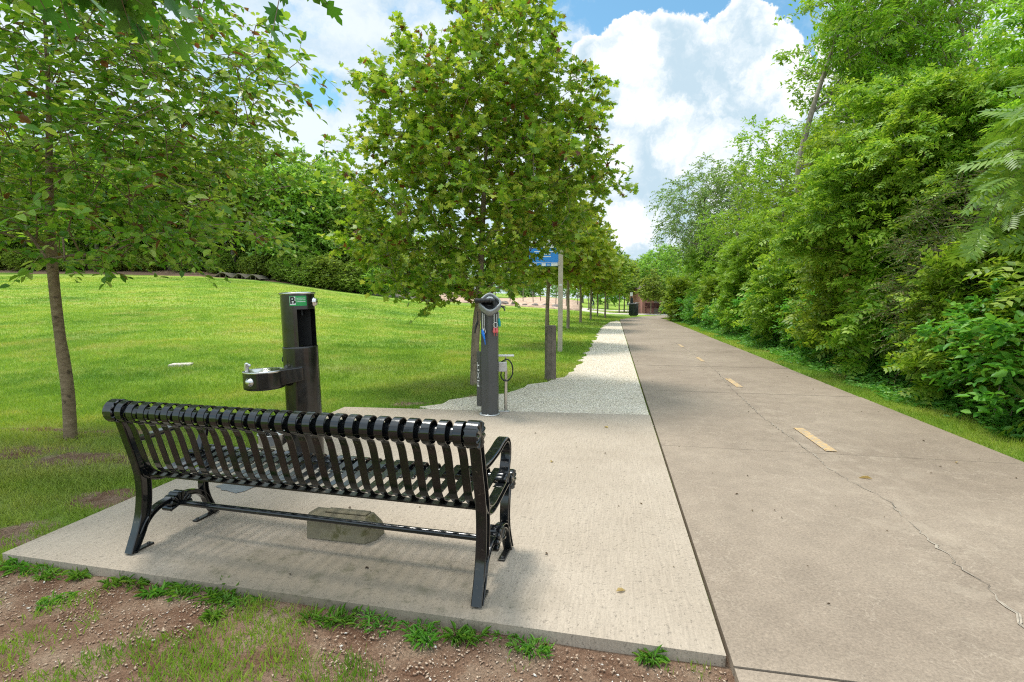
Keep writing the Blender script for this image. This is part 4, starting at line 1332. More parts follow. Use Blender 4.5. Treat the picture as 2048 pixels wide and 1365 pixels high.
# loose stones of the gravel shoulder
n = 16000
x, y = r.uniform(-1.3, 4, n), r.uniform(5.7, 15, n)
k = in_poly(x, y, GRAVX)
x, y = x[k], y[k]
n = len(x)
pos = np.stack([x, y, np.full(n, -.010)], -1)
gm = leaf_mat('gravel_stone', [(0.48, 0.41, 0.32), (0.68, 0.60, 0.49), (0.78, 0.71, 0.60)], 0, .9, 0, None, 1.0)
tag(link('loose_gravel', np_mesh('loose_gravel', *place_leaves((oct_v, oct_f), pos, r.normal(size=(n, 3)) * np.array([1, 1, .2]), np.array([0, 0, 1.0]) + r.normal(size=(n, 3)) * .2,   .005 + .012 * r.rand(n) ** 2)), gm), 'loose pale gravel of the shoulder beside the path', 'gravel', None, 'stuff')

# stray stones carried onto the pad, and small dry litter on the concrete
n = 900
t_, u_ = r.rand(n), np.abs(r.normal(size=n)) * .22
pa, pb_ = np.array(PAD[2]), np.array(PAD[1])
pos = pa[None] * (1 - t_[:, None]) + pb_[None] * t_[:, None] - np.array([A.x, A.y, 0])[None] * u_[:, None]
pos[:, 2] = .002
pos = pos[(u_ > .01)]
n = len(pos)
tag(link('stray_gravel', np_mesh('stray_gravel', *place_leaves((oct_v, oct_f), pos, r.normal(size=(n, 3)) * np.array([1, 1, .2]), np.array([0, 0, 1.0]) + r.normal(size=(n, 3)) * .2, .003 + .009 * r.rand(n) ** 2)), gm), 'stray gravel scattered along the far edge of the concrete pad', 'gravel', None, 'stuff')
n = 520
sL, nL = r.uniform(-1.5, 14, n), r.uniform(-3.4, 2.9, n)
k = (nL > 0) | ((sL > .02) & (sL < 4) & (np.abs(nL) < 3.3))
k &= ~((sL < 1.0) & (nL < -.3) & (r.rand(n) < .0))
sL, nL = sL[k], nL[k]
n = len(sL)
pos = np.stack([P0.x + A.x * sL + B.x * nL, P0.y + A.y * sL + B.y * nL, np.full(n, .004)], -1)
lm = leaf_mat('dry_litter', [(0.05, 0.035, 0.022), (0.13, 0.08, 0.04), (0.09, 0.08, 0.03)], .1, .8, 0, None, 1.0)
tag(link('leaf_litter', np_mesh('leaf_litter', *place_leaves(T_oval(.22, .3), pos, r.normal(size=(n, 3)) * np.array([1, 1, .05]), np.array([0, 0, 1.0]) + r.normal(size=(n, 3)) * .25, .006 + .022 * r.rand(n) ** 3)), lm), 'tiny bits of dry leaf and twig strewn over the concrete', 'leaf litter', None, 'stuff')

# weed clumps along the edge of the pad
weeds = [(27, 1137, .10, 'weed clump below the far left corner of the pad'), (92, 1148, .11, 'second weed clump from the left corner of the pad'), (169, 1156, .06, 'tiny weed clump below the left part of the pad edge'),
         (236, 1170, .08, 'thin weed clump touching the pad edge below the left bench leg'), (103, 1206, .09, 'dark weed clump alone on the soil at left'), (360, 1186, .12, 'low weed clump at the pad edge left of the large group'),
         (450, 1190, .15, 'wide weed clump at the pad edge below the bench'), (506, 1212, .12, 'weed clump at the right end of the wide one below the bench'), (428, 1236, .07, 'small weed clump on the soil below the wide clump'), (650, 1240, .13, 'weed clump at the pad edge left of the biggest one'),
         (770, 1250, .19, 'biggest weed clump growing over the pad edge in the middle'), (833, 1284, .08, 'small weed clump hanging below the biggest one'), (944, 1275, .10, 'pale seeding weed clump at the pad edge right of the bench leg'),
         (1038, 1294, .15, 'dense weed clump at the pad edge right of the bench'), (1310, 1318, .09, 'small weed clump near the right corner of the pad'), (318, 1190, .06, 'tiny weed sprig left of the low clump')]
for i, (px, py, rad_, lb) in enumerate(weeds):
    c = at(px, py, GZ)
    r = np.random.RandomState(200 + i)
    rad_ *= 1.05
    nc = 1 + int(rad_ * 30)
    cen = np.stack([r.normal(size=nc) * rad_ * .55, r.normal(size=nc) * rad_ * .22], -1)
    n = int(30 + 1100 * rad_)
    ci_ = r.randint(0, nc, n)
    a = r.uniform(0, 2 * PI, n)
    d0 = rad_ * .35 * r.rand(n) ** .7
    px_, py_ = cen[ci_, 0] + np.cos(a) * d0, cen[ci_, 1] + np.sin(a) * d0 * .7
    ca_, sa_ = math.cos(-ANG), math.sin(-ANG)
    pos = np.stack([px_ * ca_ - py_ * sa_, px_ * sa_ + py_ * ca_, r.rand(n) * .022], -1)
    ld = np.stack([np.cos(a), np.sin(a), r.uniform(.0, .8, n) ** 1.5], -1) + r.normal(size=(n, 3)) * .5
    nor = np.array([0, 0, 1.0]) + r.normal(size=(n, 3)) * .4
    me = np_mesh('weed_clump', *place_leaves(T_oval((.05, .09, .065)[i % 3], .2), pos, ld, nor, .014 + (.05, .03, .042)[i % 3] * r.rand(n)))
    o = link('weed_clump', me, M['weed'], None, c - Vector((0, 0, .004)))
    tag(o, lb, 'weeds', 'weed clumps along the pad edge')

# ------------------------------------------------------------------ the bench
BYAW = rad(-14.1)
bench = empty('park_bench', (-1.0845, 2.3988, 0.0), BYAW)
tag(bench, 'glossy black ribbed metal park bench seen from behind on the concrete pad', 'bench')
FX = 0.962


def strips(mb, vs, k, m):
    """each long side of a swept bar as its own smooth strip, so its edges stay crisp"""
    for j in range(k):
        j2 = (j + 1) % k
        sv = [vs[i * k + q] for i in range(m) for q in (j, j2)]
        mb.add(sv, [(2 * i, 2 * i + 1, 2 * i + 3, 2 * i + 2) for i in range(m - 1)], True)


def sweep_I(mb, path, thick, width, x0, web=0.45):
    """I-section bar following a path in the (y, z) plane; flanges run on the outside of the curve"""
    pts = [Vector((0, p[0], p[1])) for p in path]
    m = len(pts)
    th = thick if hasattr(thick, '__len__') else [thick] * m
    hw = width / 2
    vs, fs = [], []
    for i, p in enumerate(pts):
        a, b = pts[max(0, i - 1)], pts[min(m - 1, i + 1)]
        t = (b - a).normalized()
        nv = Vector((0, -t.z, t.y))
        h = th[i] / 2
        f = min(0.0085, h * .45)
        sec = [(-h, -hw * .82), (-h, hw * .82), (-h + f * .4, hw), (-h + f, hw), (-h + f * 1.3, hw * web), (h - f * 1.3, hw * web), (h - f, hw), (h - f * .4, hw), (h, hw * .82), (h, -hw * .82), (h - f * .4, -hw), (h - f, -hw), (h - f * 1.3, -hw * web), (-h + f * 1.3, -hw * web), (-h + f, -hw), (-h + f * .4, -hw)]
        for (nn2, xx) in sec:
            q = p + nv * nn2
            vs.append((x0 + xx, q.y, q.z))
    k = 16
    strips(mb, vs, k, m)
    mb.add(vs[:k], [tuple(range(k - 1, -1, -1))])
    mb.add(vs[-k:], [tuple(range(k))])


def c2(pts, k=6):
    return [(p.y, p.z) for p in catmull([(0, a, b) for a, b in pts], k)]


def fan(mb, cy_, cz_, R, x0, hw, n, a0, a1, hub=0.22, side=(1, -1)):
    """scalloped disc or half disc with raised petals on both faces"""
    full = abs(a1 - a0 - 2 * PI) < 1e-6
    steps = n * 6
    rim = []
    for i in range(steps + (0 if full else 1)):
        t = i / steps
        ph = abs(math.sin(PI * n * t))
        r = R if full else R * (0.88 + 0.12 * ph ** .6)
        a = a0 + (a1 - a0) * t
        rim.append((a, r, ph))
    rings = []
    for sgn in (-1, 1):
        for kk in (1.0, .93, .6, hub):
            ring = []
            for (a, r, ph) in rim:
                raise_ = hw * (1.0 if kk == 1.0 else (.72 + .38 * ph ** .7 if kk > .3 else .9))
                rr2 = r * kk
                ring.append((x0 + sgn * raise_ * (1 if kk < 1 else .85), cy_ + rr2 * math.cos(a), cz_ + rr2 * math.sin(a)))
            rings.append((sgn, kk, ring))
    L_ = len(rim)
    order = [rings[3], rings[2], rings[1], rings[0], rings[4], rings[5], rings[6], rings[7]]
    vs = [p for _, _, rg in order for p in rg]
    fs = []
    for q in range(7):
        for i in range(L_ if full else L_ - 1):
            j = (i + 1) % L_
            fs.append((q * L_ + i, q * L_ + j, (q + 1) * L_ + j, (q + 1) * L_ + i))
    fs.append(tuple(range(L_ - 1, -1, -1)))
    fs.append(tuple(7 * L_ + i for i in range(L_)))
    if not full:
        fs.append(tuple([q * L_ for q in range(8)]))
        fs.append(tuple([q * L_ + L_ - 1 for q in range(7, -1, -1)]))
    mb.add(vs, fs)


rear = c2([(-.008, 0), (.018, .05), (.05, .12), (.074, .2), (.086, .3), (.083, .40), (.062, .50), (.032, .60), (.004, .70), (-.012, .745)])
rth = [0.040 + .022 * math.sin(min(1, i / 20) * PI / 2) if i < 30 else .062 - .008 * (i - 30) / 24 for i in range(len(rear))]
seat = c2([(.078, .44), (.10, .405), (.145, .378), (.20, .368), (.28, .374), (.40, .392), (.50, .402), (.545, .392)])
front = c2([(.535, .395), (.497, .34), (.476, .26), (.472, .19), (.488, .12), (.52, .05), (.548, 0)])
arch = c2([(.045, .085), (.09, .150), (.15, .190), (.22, .203), (.285, .2), (.35, .200), (.42, .183), (.475, .135), (.515, .06)])
arm = c2([(.055, .605), (.14, .603), (.27, .612), (.38, .630), (.45, .627), (.492, .585), (.49, .52), (.462, .46), (.44, .405)])
for sx in (-1, 1):
    x0 = sx * FX
    m_ = MB()
    sweep_I(m_, rear, rth, .050, x0)
    sweep_I(m_, seat, .048, .046, x0)
    sweep_I(m_, front, .040, .048, x0)
    fe = m_.build('end_frame', M['black'], bench)
    m_ = MB()
    sweep_I(m_, arm, .026, .052, x0, .6)
    m_.build('armrest', M['black'], bench)
    m_ = MB()
    sweep_I(m_, arch, .030, .044, x0)
    m_.build('arch_brace', M['black'], bench)
    m_ = MB()
    fan(m_, .285, .163, .075, x0, .034, 8, -.35, PI + .35)
    m_.build('shell_ornament', M['black'], bench)
    m_ = MB()
    fan(m_, -.028, .776, .060, x0, .030, 11, 0, 2 * PI, .16)
    m_.build('rosette_cap', M['black'], bench)
    m_ = MB()
    fan(m_, .545, .385, .053, x0, .030, 11, 0, 2 * PI, .16)
    m_.build('rosette_cap', M['black'], bench)
    m_ = MB()
    for q in range(3):
        m_.lathe([(0.001, -.03), (.012, -.03), (.015, -.022), (.015, .022), (.012, .03), (.001, .03)], 12, (x0 - sx * .004, .405 + q * .030, .432 + q * .006), 'x')
    m_.build('scroll_ornament', M['black'], bench)
    m_ = MB()
    m_.box((x0 - sx * .0, .055, .006), (.034, .12, .010))
    m_.lathe([(.001, .020), (.008, .019), (.010, .011)], 8, (x0, .095, 0))
    m_.build('foot_tab', M['blackdust'], bench, bevel=.002)
    m_ = MB()
    m_.box((x0 - sx * .0, .455, .006), (.034, .12, .010))
    m_.lathe([(.001, .020), (.008, .019), (.010, .011)], 8, (x0, .415, 0))
    m_.build('foot_tab', M['blackdust'], bench, bevel=.002)
# slats: one ribbon each, rolled over the top tube and the front tube
ring = [(-.028 + .052 * math.cos(a), .776 + .052 * math.sin(a)) for a in np.linspace(rad(262), rad(-75), 26)]
ring = [(-.028 + .052 * math.cos(a), .776 + .052 * math.sin(a)) for a in np.linspace(rad(-95 - 0), rad(-95 - 350), 28)]
back = c2([(-.020, .715), (.004, .665), (.030, .575), (.058, .485), (.083, .440), (.125, .409), (.19, .398), (.30, .403), (.42, .418), (.50, .430), (.545, .434)], 5)
frn = [(.545 + .048 * math.cos(a), .386 + .048 * math.sin(a)) for a in np.linspace(rad(85), rad(-120), 14)]
prof = ring[::-1][:-1] + [(.012, .727)] * 0 + back + frn


def ribbon(mb, path, w, th):
    pts = [Vector((0, *p)) for p in path]
    vs, fs = [], []
    m = len(pts)
    for i, p in enumerate(pts):
        t = (pts[min(m - 1, i + 1)] - pts[max(0, i - 1)]).normalized()
        nv = Vector((0, -t.z, t.y))
        for (xx, nn2) in ((-w / 2, -th / 2 + .0008), (-w / 2 + .001, -th / 2), (w / 2 - .001, -th / 2), (w / 2, -th / 2 + .0008), (w / 2, th / 2 - .0008), (w / 2 - .001, th / 2), (-w / 2 + .001, th / 2), (-w / 2, th / 2 - .0008)):
            q = p + nv * nn2
            vs.append((xx, q.y, q.z))
    strips(mb, vs, 8, m)
    mb.add(vs[:8], [tuple(range(7, -1, -1))])
    mb.add(vs[-8:], [tuple(range(8))])


m_ = MB()
ribbon(m_, prof, .0385, .0055)
NS = 26
xs = [-FX + .062 + i * (2 * FX - .124) / (NS - 1) for i in range(NS)]
sl0 = m_.build('slat', M['black'], bench, loc=(xs[0], 0, 0))
for xx in xs[1:]:
    o = sl0.copy()
    COL.objects.link(o)
    o.parent = bench
    o.location = (xx, 0, 0)
m_ = MB()
m_.tube([(-FX, -.020, .768), (FX, -.020, .768)], .033, 20)
m_.build('top_tube', M['black'], bench)
m_ = MB()
m_.tube([(-FX, .545, .384), (FX, .545, .384)], .030, 16)
m_.build('front_tube', M['black'], bench)
m_ = MB()
m_.box((0, .112, .3985), (2 * FX - .03, .045, .008))
m_.build('seat_bar', M['blackdust'], bench)
m_ = MB()
m_.tube([(-FX + .02, .285, .168), (FX - .02, .285, .168)], .0165, 16)
m_.build('stretcher', M['black'], bench)

# concrete block lying under the bench
bl = MB()
p1, p2 = at(613, 1077), at(732, 1090)
ux = (p2 - p1).normalized()
ang = math.atan2(ux.y, ux.x)
Lb = (p2 - p1).length * .97
sect = [(0, 0), (.165, 0), (.165, .07), (.12, .135), (.03, .14), (.008, .125)]
bl.add([(x_, a, b) for x_ in (0, Lb) for a, b in sect] + [(Lb + .045, a * .6 + .06, b * .62 if b > 0 else 0) for a, b in sect],
       [(i, (i + 1) % 6, 6 + (i + 1) % 6, 6 + i) for i in range(6)] + [(6 + i, 6 + (i + 1) % 6, 12 + (i + 1) % 6, 12 + i) for i in range(6)] + [tuple(range(5, -1, -1)), tuple(range(12, 18))])
bl.add([(x_, a, b) for x_ in (.09, Lb - .01) for a, b in ((.045, .139), (.11, .136), (.11, .146), (.045, .149))], [(0, 1, 5, 4), (1, 2, 6, 5), (2, 3, 7, 6), (3, 0, 4, 7), (3, 2, 1, 0), (4, 5, 6, 7)])
o = bl.build('concrete_block', M['block'], None, (p1.x, p1.y, 0), (0, 0, ang), bevel=.008)
tag(o, 'short mossy broken concrete block lying on the pad under the bench', 'concrete block')

# ------------------------------------------------------------------ drinking fountain with bottle filler
fo = empty('drinking_fountain', (-1.69, 4.16, 0), rot=(0, rad(-1.6), 0))
tag(fo, 'dark metal drinking fountain column with bottle filler and side bowl behind the bench', 'drinking fountain')
R0 = .132
TOPZ, SHZ, ALZ = 1.395, .965, 1.262


def arc_pts(r, a0, a1, n):
    return [(r * math.cos(a0 + (a1 - a0) * i / n), r * math.sin(a0 + (a1 - a0) * i / n)) for i in range(n + 1)]


m_ = MB()
m_.lathe([(R0 + .004, 0), (R0 + .004, SHZ - .012), (R0 + .004, SHZ - .005), (R0 + .001, SHZ)], 48)
m_.add([(x_, y_, SHZ) for x_, y_ in arc_pts(R0, 0, 2 * PI, 47)], [tuple(range(48))])
m_.build('lower_column', M['darkmetal'], fo)
a_cut0, a_cut1 = rad(-72), rad(8)
m_ = MB()
outer = arc_pts(R0 - .003, a_cut1, a_cut0 + 2 * PI, 40)
inn = [(.045, -.075), (-.045, -.05), (-.03, .055), (.09, .075)]
m_.prism(outer, SHZ - .002, ALZ) if False else None
vs = [(x_, y_, z_) for z_ in (SHZ + .001, ALZ) for x_, y_ in outer]
n_ = len(outer)
m_.add(vs, [(i, i + 1, n_ + i + 1, n_ + i) for i in range(n_ - 1)], True)
m_.lathe([(R0 - .003, ALZ), (R0 - .003, TOPZ - .012)], 48)
m_.add([(x_, y_, ALZ) for x_, y_ in arc_pts(R0 - .003, 0, 2 * PI, 47)], [tuple(range(47, -1, -1))])
m_.build('upper_column', M['darkmetal'], fo)
m_ = MB()
e0, e1 = outer[-1], outer[0]
iw = [e0, (e0[0] * .3 - .03, -.05), (-.03, .06), (e1[0] * .55, e1[1] + .05), e1]
vs = [(x_, y_, z_) for z_ in (SHZ + .001, ALZ) for x_, y_ in iw]
m_.add(vs, [(i, i + 1, 5 + i + 1, 5 + i) for i in range(4)])
m_.tube([(.03, -.01, ALZ), (.035, -.015, ALZ - .05)], .012, 10)
m_.build('alcove', M['inner'], fo)
m_ = MB()
m_.lathe([(R0 + .004, TOPZ - .014), (R0 + .006, TOPZ - .010), (R0 + .006, TOPZ - .002), (R0 + .001, TOPZ + .002), (R0 - .02, TOPZ + .004), (.0005, TOPZ + .008)], 48)
m_.build('top_cap', M['steel'], fo)


def dome(mb, c, direction, r, d):
    """round push button standing out along a direction"""
    t = Vector(direction).normalized()
    u = t.orthogonal().normalized()
    w = t.cross(u)
    prof_ = [(1.15, 0), (1.15, .25), (.95, .35), (.92, .6), (.75, .85), (.45, .97), (.02, 1.0)]
    n = 20
    vs = []
    for (a, b) in prof_:
        for k in range(n):
            an = 2 * PI * k / n
            vs.append(Vector(c) + (u * math.cos(an) + w * math.sin(an)) * r * a + t * d * b)
    fs = [(i * n + k, i * n + (k + 1) % n, (i + 1) * n + (k + 1) % n, (i + 1) * n + k) for i in range(len(prof_) - 1) for k in range(n)]
    mb.add(vs, fs, True)


m_ = MB()
an = rad(0)
dome(m_, (R0 * .98 * math.cos(an), R0 * .98 * math.sin(an), 1.318), (math.cos(an), math.sin(an), 0), .032, .03)
m_.build('push_button', M['steel'], fo)
m_ = MB()
dome(m_, (-R0 * 1.0, -.01, .86), (-1, -.1, 0), .03, .015)
m_.build('wall_plate', M['rubber'], fo)

# green sticker with its letter
aS0, aS1 = rad(-127), rad(-72)
zs0, zs1 = 1.290, 1.368
cyl = lambda a, z, r=R0 + .0005: (r * math.cos(a), r * math.sin(a), z)


def cyl_patch(mb, a0, a1, z0, z1, r, n=10):
    vs = [cyl(a0 + (a1 - a0) * i / n, z, r) for z in (z0, z1) for i in range(n + 1)]
    mb.add(vs, [(i, i + 1, n + 2 + i, n + 1 + i) for i in range(n)], True)


m_ = MB()
cyl_patch(m_, rad(-94), rad(-38), zs0, zs1, R0 + .0005, 14)
st = m_.build('sticker', M['green'], fo)
m_ = MB()
cyl_patch(m_, rad(-92.5), rad(-74), zs0 + .009, zs1 - .006, R0 + .0015, 6)
m_.build('sticker_panel', M['white'], st)


def text_mesh(body, size, bold=False):
    cu = bpy.data.curves.new('lettering', 'FONT')
    cu.body = body
    cu.size = size
    cu.align_x = 'CENTER'
    cu.align_y = 'CENTER'
    if bold:
        cu.offset = size * .03
    ob = bpy.data.objects.new('lettering', cu)
    COL.objects.link(ob)
    dg = bpy.context.evaluated_depsgraph_get()
    me = bpy.data.meshes.new_from_object(ob.evaluated_get(dg))
    bpy.data.objects.remove(ob)
    bpy.data.curves.remove(cu)
    return me


me = text_mesh('B', .075, True)
am = rad(-83.4)
zc = (zs0 + zs1) / 2 + .001
for v in me.vertices:
    a = am + v.co.x / R0
    v.co = cyl(a, zc + v.co.y, R0 + .0026)
me.materials.clear()
link('lettering', me, M['rubber'], st)
m_ = MB()
for zz_ in (.058, .044, .030):
    cyl_patch(m_, rad(-71), rad(-42), zs0 + zz_, zs0 + zz_ + .0035, R0 + .0016, 8)
m_.build('text_lines', M['white'], st)

# side bowl on its arm
bc = Vector((-.225, -.175, 0))
bz = .80
m_ = MB()
m_.lathe([(.0005, bz - .145), (.135, bz - .145), (.147, bz - .139), (.150, bz - .128), (.150, bz - .12), (.150, bz - .012)], 44, (bc.x, bc.y, 0))
bowl = m_.build('bowl', M['darkmetal'], fo)
m_ = MB()
m_.lathe([(.151, bz - .014), (.153, bz - .006), (.150, bz), (.140, bz + .001), (.132, bz - .006), (.09, bz - .045), (.03, bz - .055), (.0005, bz - .055)], 44, (bc.x, bc.y, 0))
m_.build('basin', M['steel'], bowl)
m_ = MB()
bp = (bc.x - .115, bc.y - .035)
m_.tube([(bp[0], bp[1], bz - .02), (bp[0], bp[1], bz + .035), (bp[0] + .004, bp[1], bz + .056)], [.017, .018, .017], 14)
m_.tube([(bp[0] - .004, bp[1], bz + .052), (bp[0] + .03, bp[1] + .005, bz + .038)], [.016, .010], 10)
m_.build('bubbler', M['steel'], bowl)
m_ = MB()
bd = Vector((-.28, -.95, 0)).normalized()
dome(m_, Vector((bc.x, bc.y, bz - .075)) + bd * .147, bd, .030, .028)
m_.build('push_button', M['steel'], bowl)
m_ = MB()
d_ = Vector((0.06, -.115, 0)) - bc
dn = Vector((-d_.y, d_.x, 0)).normalized()
st_, en_ = bc + d_ * .35, Vector((.06, -.10, 0))
for wv_ in (1,):
    vs = []
    for p_, zt, zb, hw_ in ((st_, bz - .004, bz - .13, .062), (bc + d_ * .62, bz + .004, bz - .115, .062), (en_, bz + .012, bz - .095, .058)):
        for s_, z_ in ((-1, zb), (1, zb), (1, zt), (-1, zt)):
            q = p_ + dn * hw_ * s_
            vs.append((q.x, q.y, z_))
    m_.add(vs, [(i * 4 + k, i * 4 + (k + 1) % 4, i * 4 + 4 + (k + 1) % 4, i * 4 + 4 + k) for i in range(2) for k in range(4)] + [(3, 2, 1, 0), (8, 9, 10, 11)])
m_.build('bowl_arm', M['darkmetal'], fo, bevel=.008)
# low pet bowl
m_ = MB()
pb = (-.20, -.15)
m_.lathe([(.0005, .19), (.08, .19), (.105, .215), (.112, .285), (.118, .292), (.112, .297), (.104, .29), (.085, .235), (.0005, .225)], 36, (pb[0], pb[1], 0))
m_.tube([(pb[0] * .4, pb[1] * .4, .225), (pb[0] * .75, pb[1] * .75, .225)], .03, 12)
m_.build('pet_bowl', M['steel'], fo)

# ------------------------------------------------------------------ bicycle repair stand
rs_ = empty('repair_stand', (-.262, 5.93, 0), rad(4))
tag(rs_, 'charcoal bicycle repair post with grey head and hanging tools at the pad edge', 'repair stand')
m_ = MB()
hexp = [(-.098, -.045), (-.012, -.105), (.085, -.088), (.108, .02), (.05, .10), (-.07, .09)]
m_.prism(hexp, .012, 1.27)
m_.build('post', M['char'], rs_, bevel=.006)
m_ = MB()
m_.prism([(-.150, .01), (-.102, -.043), (-.096, .02), (-.12, .05)], .10, .735)
m_.build('side_panel', M['char'], rs_, bevel=.003)
me = text_mesh('FIXIT', .062)
o = link('lettering', me, M['white'], rs_)
# upright lettering on the panel's face
fd = Vector((-.102 + .150, -.043 - .01, 0)).normalized()
nrm_ = Vector((fd.y, -fd.x, 0))
if nrm_.y > 0:
    nrm_ = -nrm_
ctr = Vector((-.126, -.0165, .47)) + nrm_ * .0028
mx = Matrix((( 0, -fd.x, nrm_.x), (0, -fd.y, nrm_.y), (1, 0, 0))).to_4x4()
o.matrix_local = Matrix.Translation(ctr) @ mx @ Matrix.Diagonal((2.1, .75, 1, 1))
o.name = 'lettering'
m_ = MB()
m_.lathe([(.0005, .0), (.118, 0), (.122, .006), (.118, .013), (.0005, .014)], 32, (.0, -.005, 0))
for k in range(6):
    a = k * PI / 3 + .3
    m_.lathe([(.001, .026), (.008, .025), (.010, .012)], 8, (.110 * math.cos(a) * .95, -.005 + .11 * math.sin(a) * .95, 0))
m_.build('base_plate', M['alu'], rs_)
# tilted grey ring head
hd = Matrix.Translation((.006, -.095, 1.292)) @ Matrix.Rotation(rad(52), 4, 'X')


def rr_pts(w, h, r, n=8):
    """diamond with rounded corners"""
    out = []
    cs = [(w, 0), (0, h), (-w, 0), (0, -h)]
    for i in range(4):
        p, a, b = Vector((*cs[i], 0)), Vector((*cs[i - 1], 0)), Vector((*cs[(i + 1) % 4], 0))
        s0_, s1_ = p + (a - p).normalized() * r, p + (b - p).normalized() * r
        for k in range(n + 1):
            t = k / n
            out.append((1 - t) ** 2 * s0_ + 2 * t * (1 - t) * p + t * t * s1_)
    return out


m_ = MB()
o1, o2 = rr_pts(.158, .165, .085), rr_pts(.128, .132, .07)
n_ = len(o1)
lay = [[(p.x * k, p.y * k, z) for p in src] for src, k, z in ((o1, .93, -.075), (o1, 1.0, -.05), (o1, 1.0, .018), (o1, .97, .030), (o2, 1.03, .030), (o2, 1.0, .022), (o2, .97, -.02))]
vs = [hd @ Vector(p) for L_ in lay for p in L_]
fs = [(i * n_ + k, i * n_ + (k + 1) % n_, (i + 1) * n_ + (k + 1) % n_, (i + 1) * n_ + k) for i in range(len(lay) - 1) for k in range(n_)]
fs.append(tuple(range(n_ - 1, -1, -1)))
m_.add(vs, fs, True)
head = m_.build('head', M['grey'], rs_)
m_ = MB()
m_.add([hd @ Vector((p.x * .99, p.y * .99, -.012)) for p in o2], [tuple(range(n_))])
m_.build('head_insert', M['rubber'], head)
m_ = MB()
lab = [(-.055, .03), (.055, .03), (.06, .055), (.02, .098), (-.02, .098), (-.06, .055)]
m_.add([hd @ Vector((a, b, .001)) for a, b in lab], [tuple(range(6))])
m_.build('head_label', M['white'], head)
m_ = MB()
for zz_ in (.046, .060, .074):
    w_ = .034 if zz_ < .07 else .02
    m_.add([hd @ Vector((a, b, .0025)) for a, b in ((-w_, zz_), (w_, zz_), (w_, zz_ + .004), (-w_, zz_ + .004))], [(0, 1, 2, 3)])
m_.build('label_text', M['grey'], head)
# rubber covered hanger arms
m_ = MB()
for yy in (0, .05):
    m_.tube([(.06, -.13 + yy, 1.325), (-.165, -.155 + yy, 1.325)], .024, 14)
    for q in range(4):
        m_.tube([(-.15 + q * .05, -.153 + yy, 1.325), (-.135 + q * .05, -.152 + yy, 1.325)], .028, 14)
m_.tube([(.045, -.16, 1.325), (.06, -.16, 1.27)], .02, 10)
m_.build('hanger_arm', M['rubber'], rs_)


# tools on their cables
def cable(x0, y0, z0, z1, side=0.0):
    return [(x0, y0, z0), (x0 + side * .3, y0 - .004, z0 * .5 + z1 * .5), (x0 + side, y0 - .002, z1)]


tools = [(-.078, -.092, 1.18, .985, 'bluetool', 'blue'), (.052, -.128, 1.17, 1.02, 'pink', 'pink'), (.082, -.118, 1.17, 1.02, 'pink', 'pink'), (.106, -.075, 1.19, 1.09, 'teal', 'teal'), (-.06, -.098, 1.17, 1.03, 'steel', 's'), (-.132, -.03, 1.2, 1.05, 'rubber', 'k')]
for (tx, ty, zt, zb, mk, _) in tools:
    m_ = MB()
    m_.tube(cable(tx, ty, zt, zb), .006, 6)
    cb = m_.build('tool_cable', M['alu'] if mk != 'rubber' else M['rubber'], rs_)
    m_ = MB()
    if mk == 'pink':
        m_.lathe([(.001, .06), (.012, .058), (.015, .048), (.013, .036), (.017, .022), (.017, .004), (.009, 0), (.004, -.004), (.003, -.035), (.001, -.037)], 12, (tx, ty - .006, zb - .06))
        ring_ = [(tx + .022 * math.cos(a), ty - .008, zb + .02 + .028 * math.sin(a)) for a in np.linspace(0, 2 * PI, 16, endpoint=False)]
    elif mk == 'bluetool':
        m_.tube([(tx, ty, zb + .01), (tx + .005, ty - .01, zb - .03), (tx + .022, ty - .01, zb - .10)], [.012, .018, .010], 10)
        m_.tube([(tx + .022, ty - .01, zb - .10), (tx + .03, ty - .01, zb - .16)], [.006, .004], 6)
    elif mk == 'teal':
        m_.tube([(tx, ty, zb + .03), (tx + .006, ty - .005, zb - .01), (tx + .010, ty - .005, zb - .06)], [.012, .017, .013], 10)
    elif mk == 'rubber':
        m_.tube([(tx, ty, zb + .04), (tx - .02, ty, zb - .02), (tx - .035, ty, zb - .1)], [.010, .012, .008], 8)
    else:
        m_.tube([(tx, ty, zb), (tx + .012, ty - .006, zb - .06), (tx - .002, ty - .006, zb - .11), (tx - .014, ty - .006, zb - .05)], .006, 8, closed=True)
    m_.build('tool_grip', M[mk], cb)
m_ = MB()
m_.tube([(.067 + .026 * math.cos(a), -.136, 1.05 + .028 * math.sin(a)) for a in np.linspace(0, 2 * PI, 18, endpoint=False)], .004, 6, closed=True)
m_.build('key_ring', M['steel'], rs_)
m_ = MB()
m_.tube([(.12, -.02, 1.27), (.165, -.06, 1.24), (.178, -.07, 1.205)], [.009, .009, .007], 8)
m_.tube([(.14, -.04, 1.262), (.185, -.05, 1.25)], .006, 6)
m_.build('pliers', M['rubber'], rs_)

# the foot pump beside it
pu = empty('bicycle_pump', (-.075, 6.06, 0))
tag(pu, 'slim steel upright tyre pump with pale handle right of the repair post', 'pump')
m_ = MB()
m_.tube([(0, 0, .01), (0, 0, .54)], .020, 16)
m_.tube([(0, 0, .54), (0, 0, .665)], .009, 12)
m_.build('barrel', M['steel'], pu)
m_ = MB()
m_.box((.0, 0, .675), (.20, .035, .022))
m_.build('handle', M['white'], pu, bevel=.006)
m_ = MB()
m_.box((-.035, -.02, .545), (.10, .06, .115))
m_.build('gauge_box', M['alu'], pu, bevel=.006)
m_ = MB()
m_.tube(catmull([(-.055, -.04, .60), (.02, -.05, .635), (.075, -.05, .57), (.08, -.05, .46), (.03, -.05, .385), (-.03, -.045, .39), (-.055, -.045, .44), (-.05, -.04, .49)]), .008, 8)
m_.build('hose', M['rubber'], pu)
m_ = MB()
m_.box((-.04, 0, .008), (.17, .06, .014))
m_.build('foot_plate', M['alu'], pu, bevel=.003)

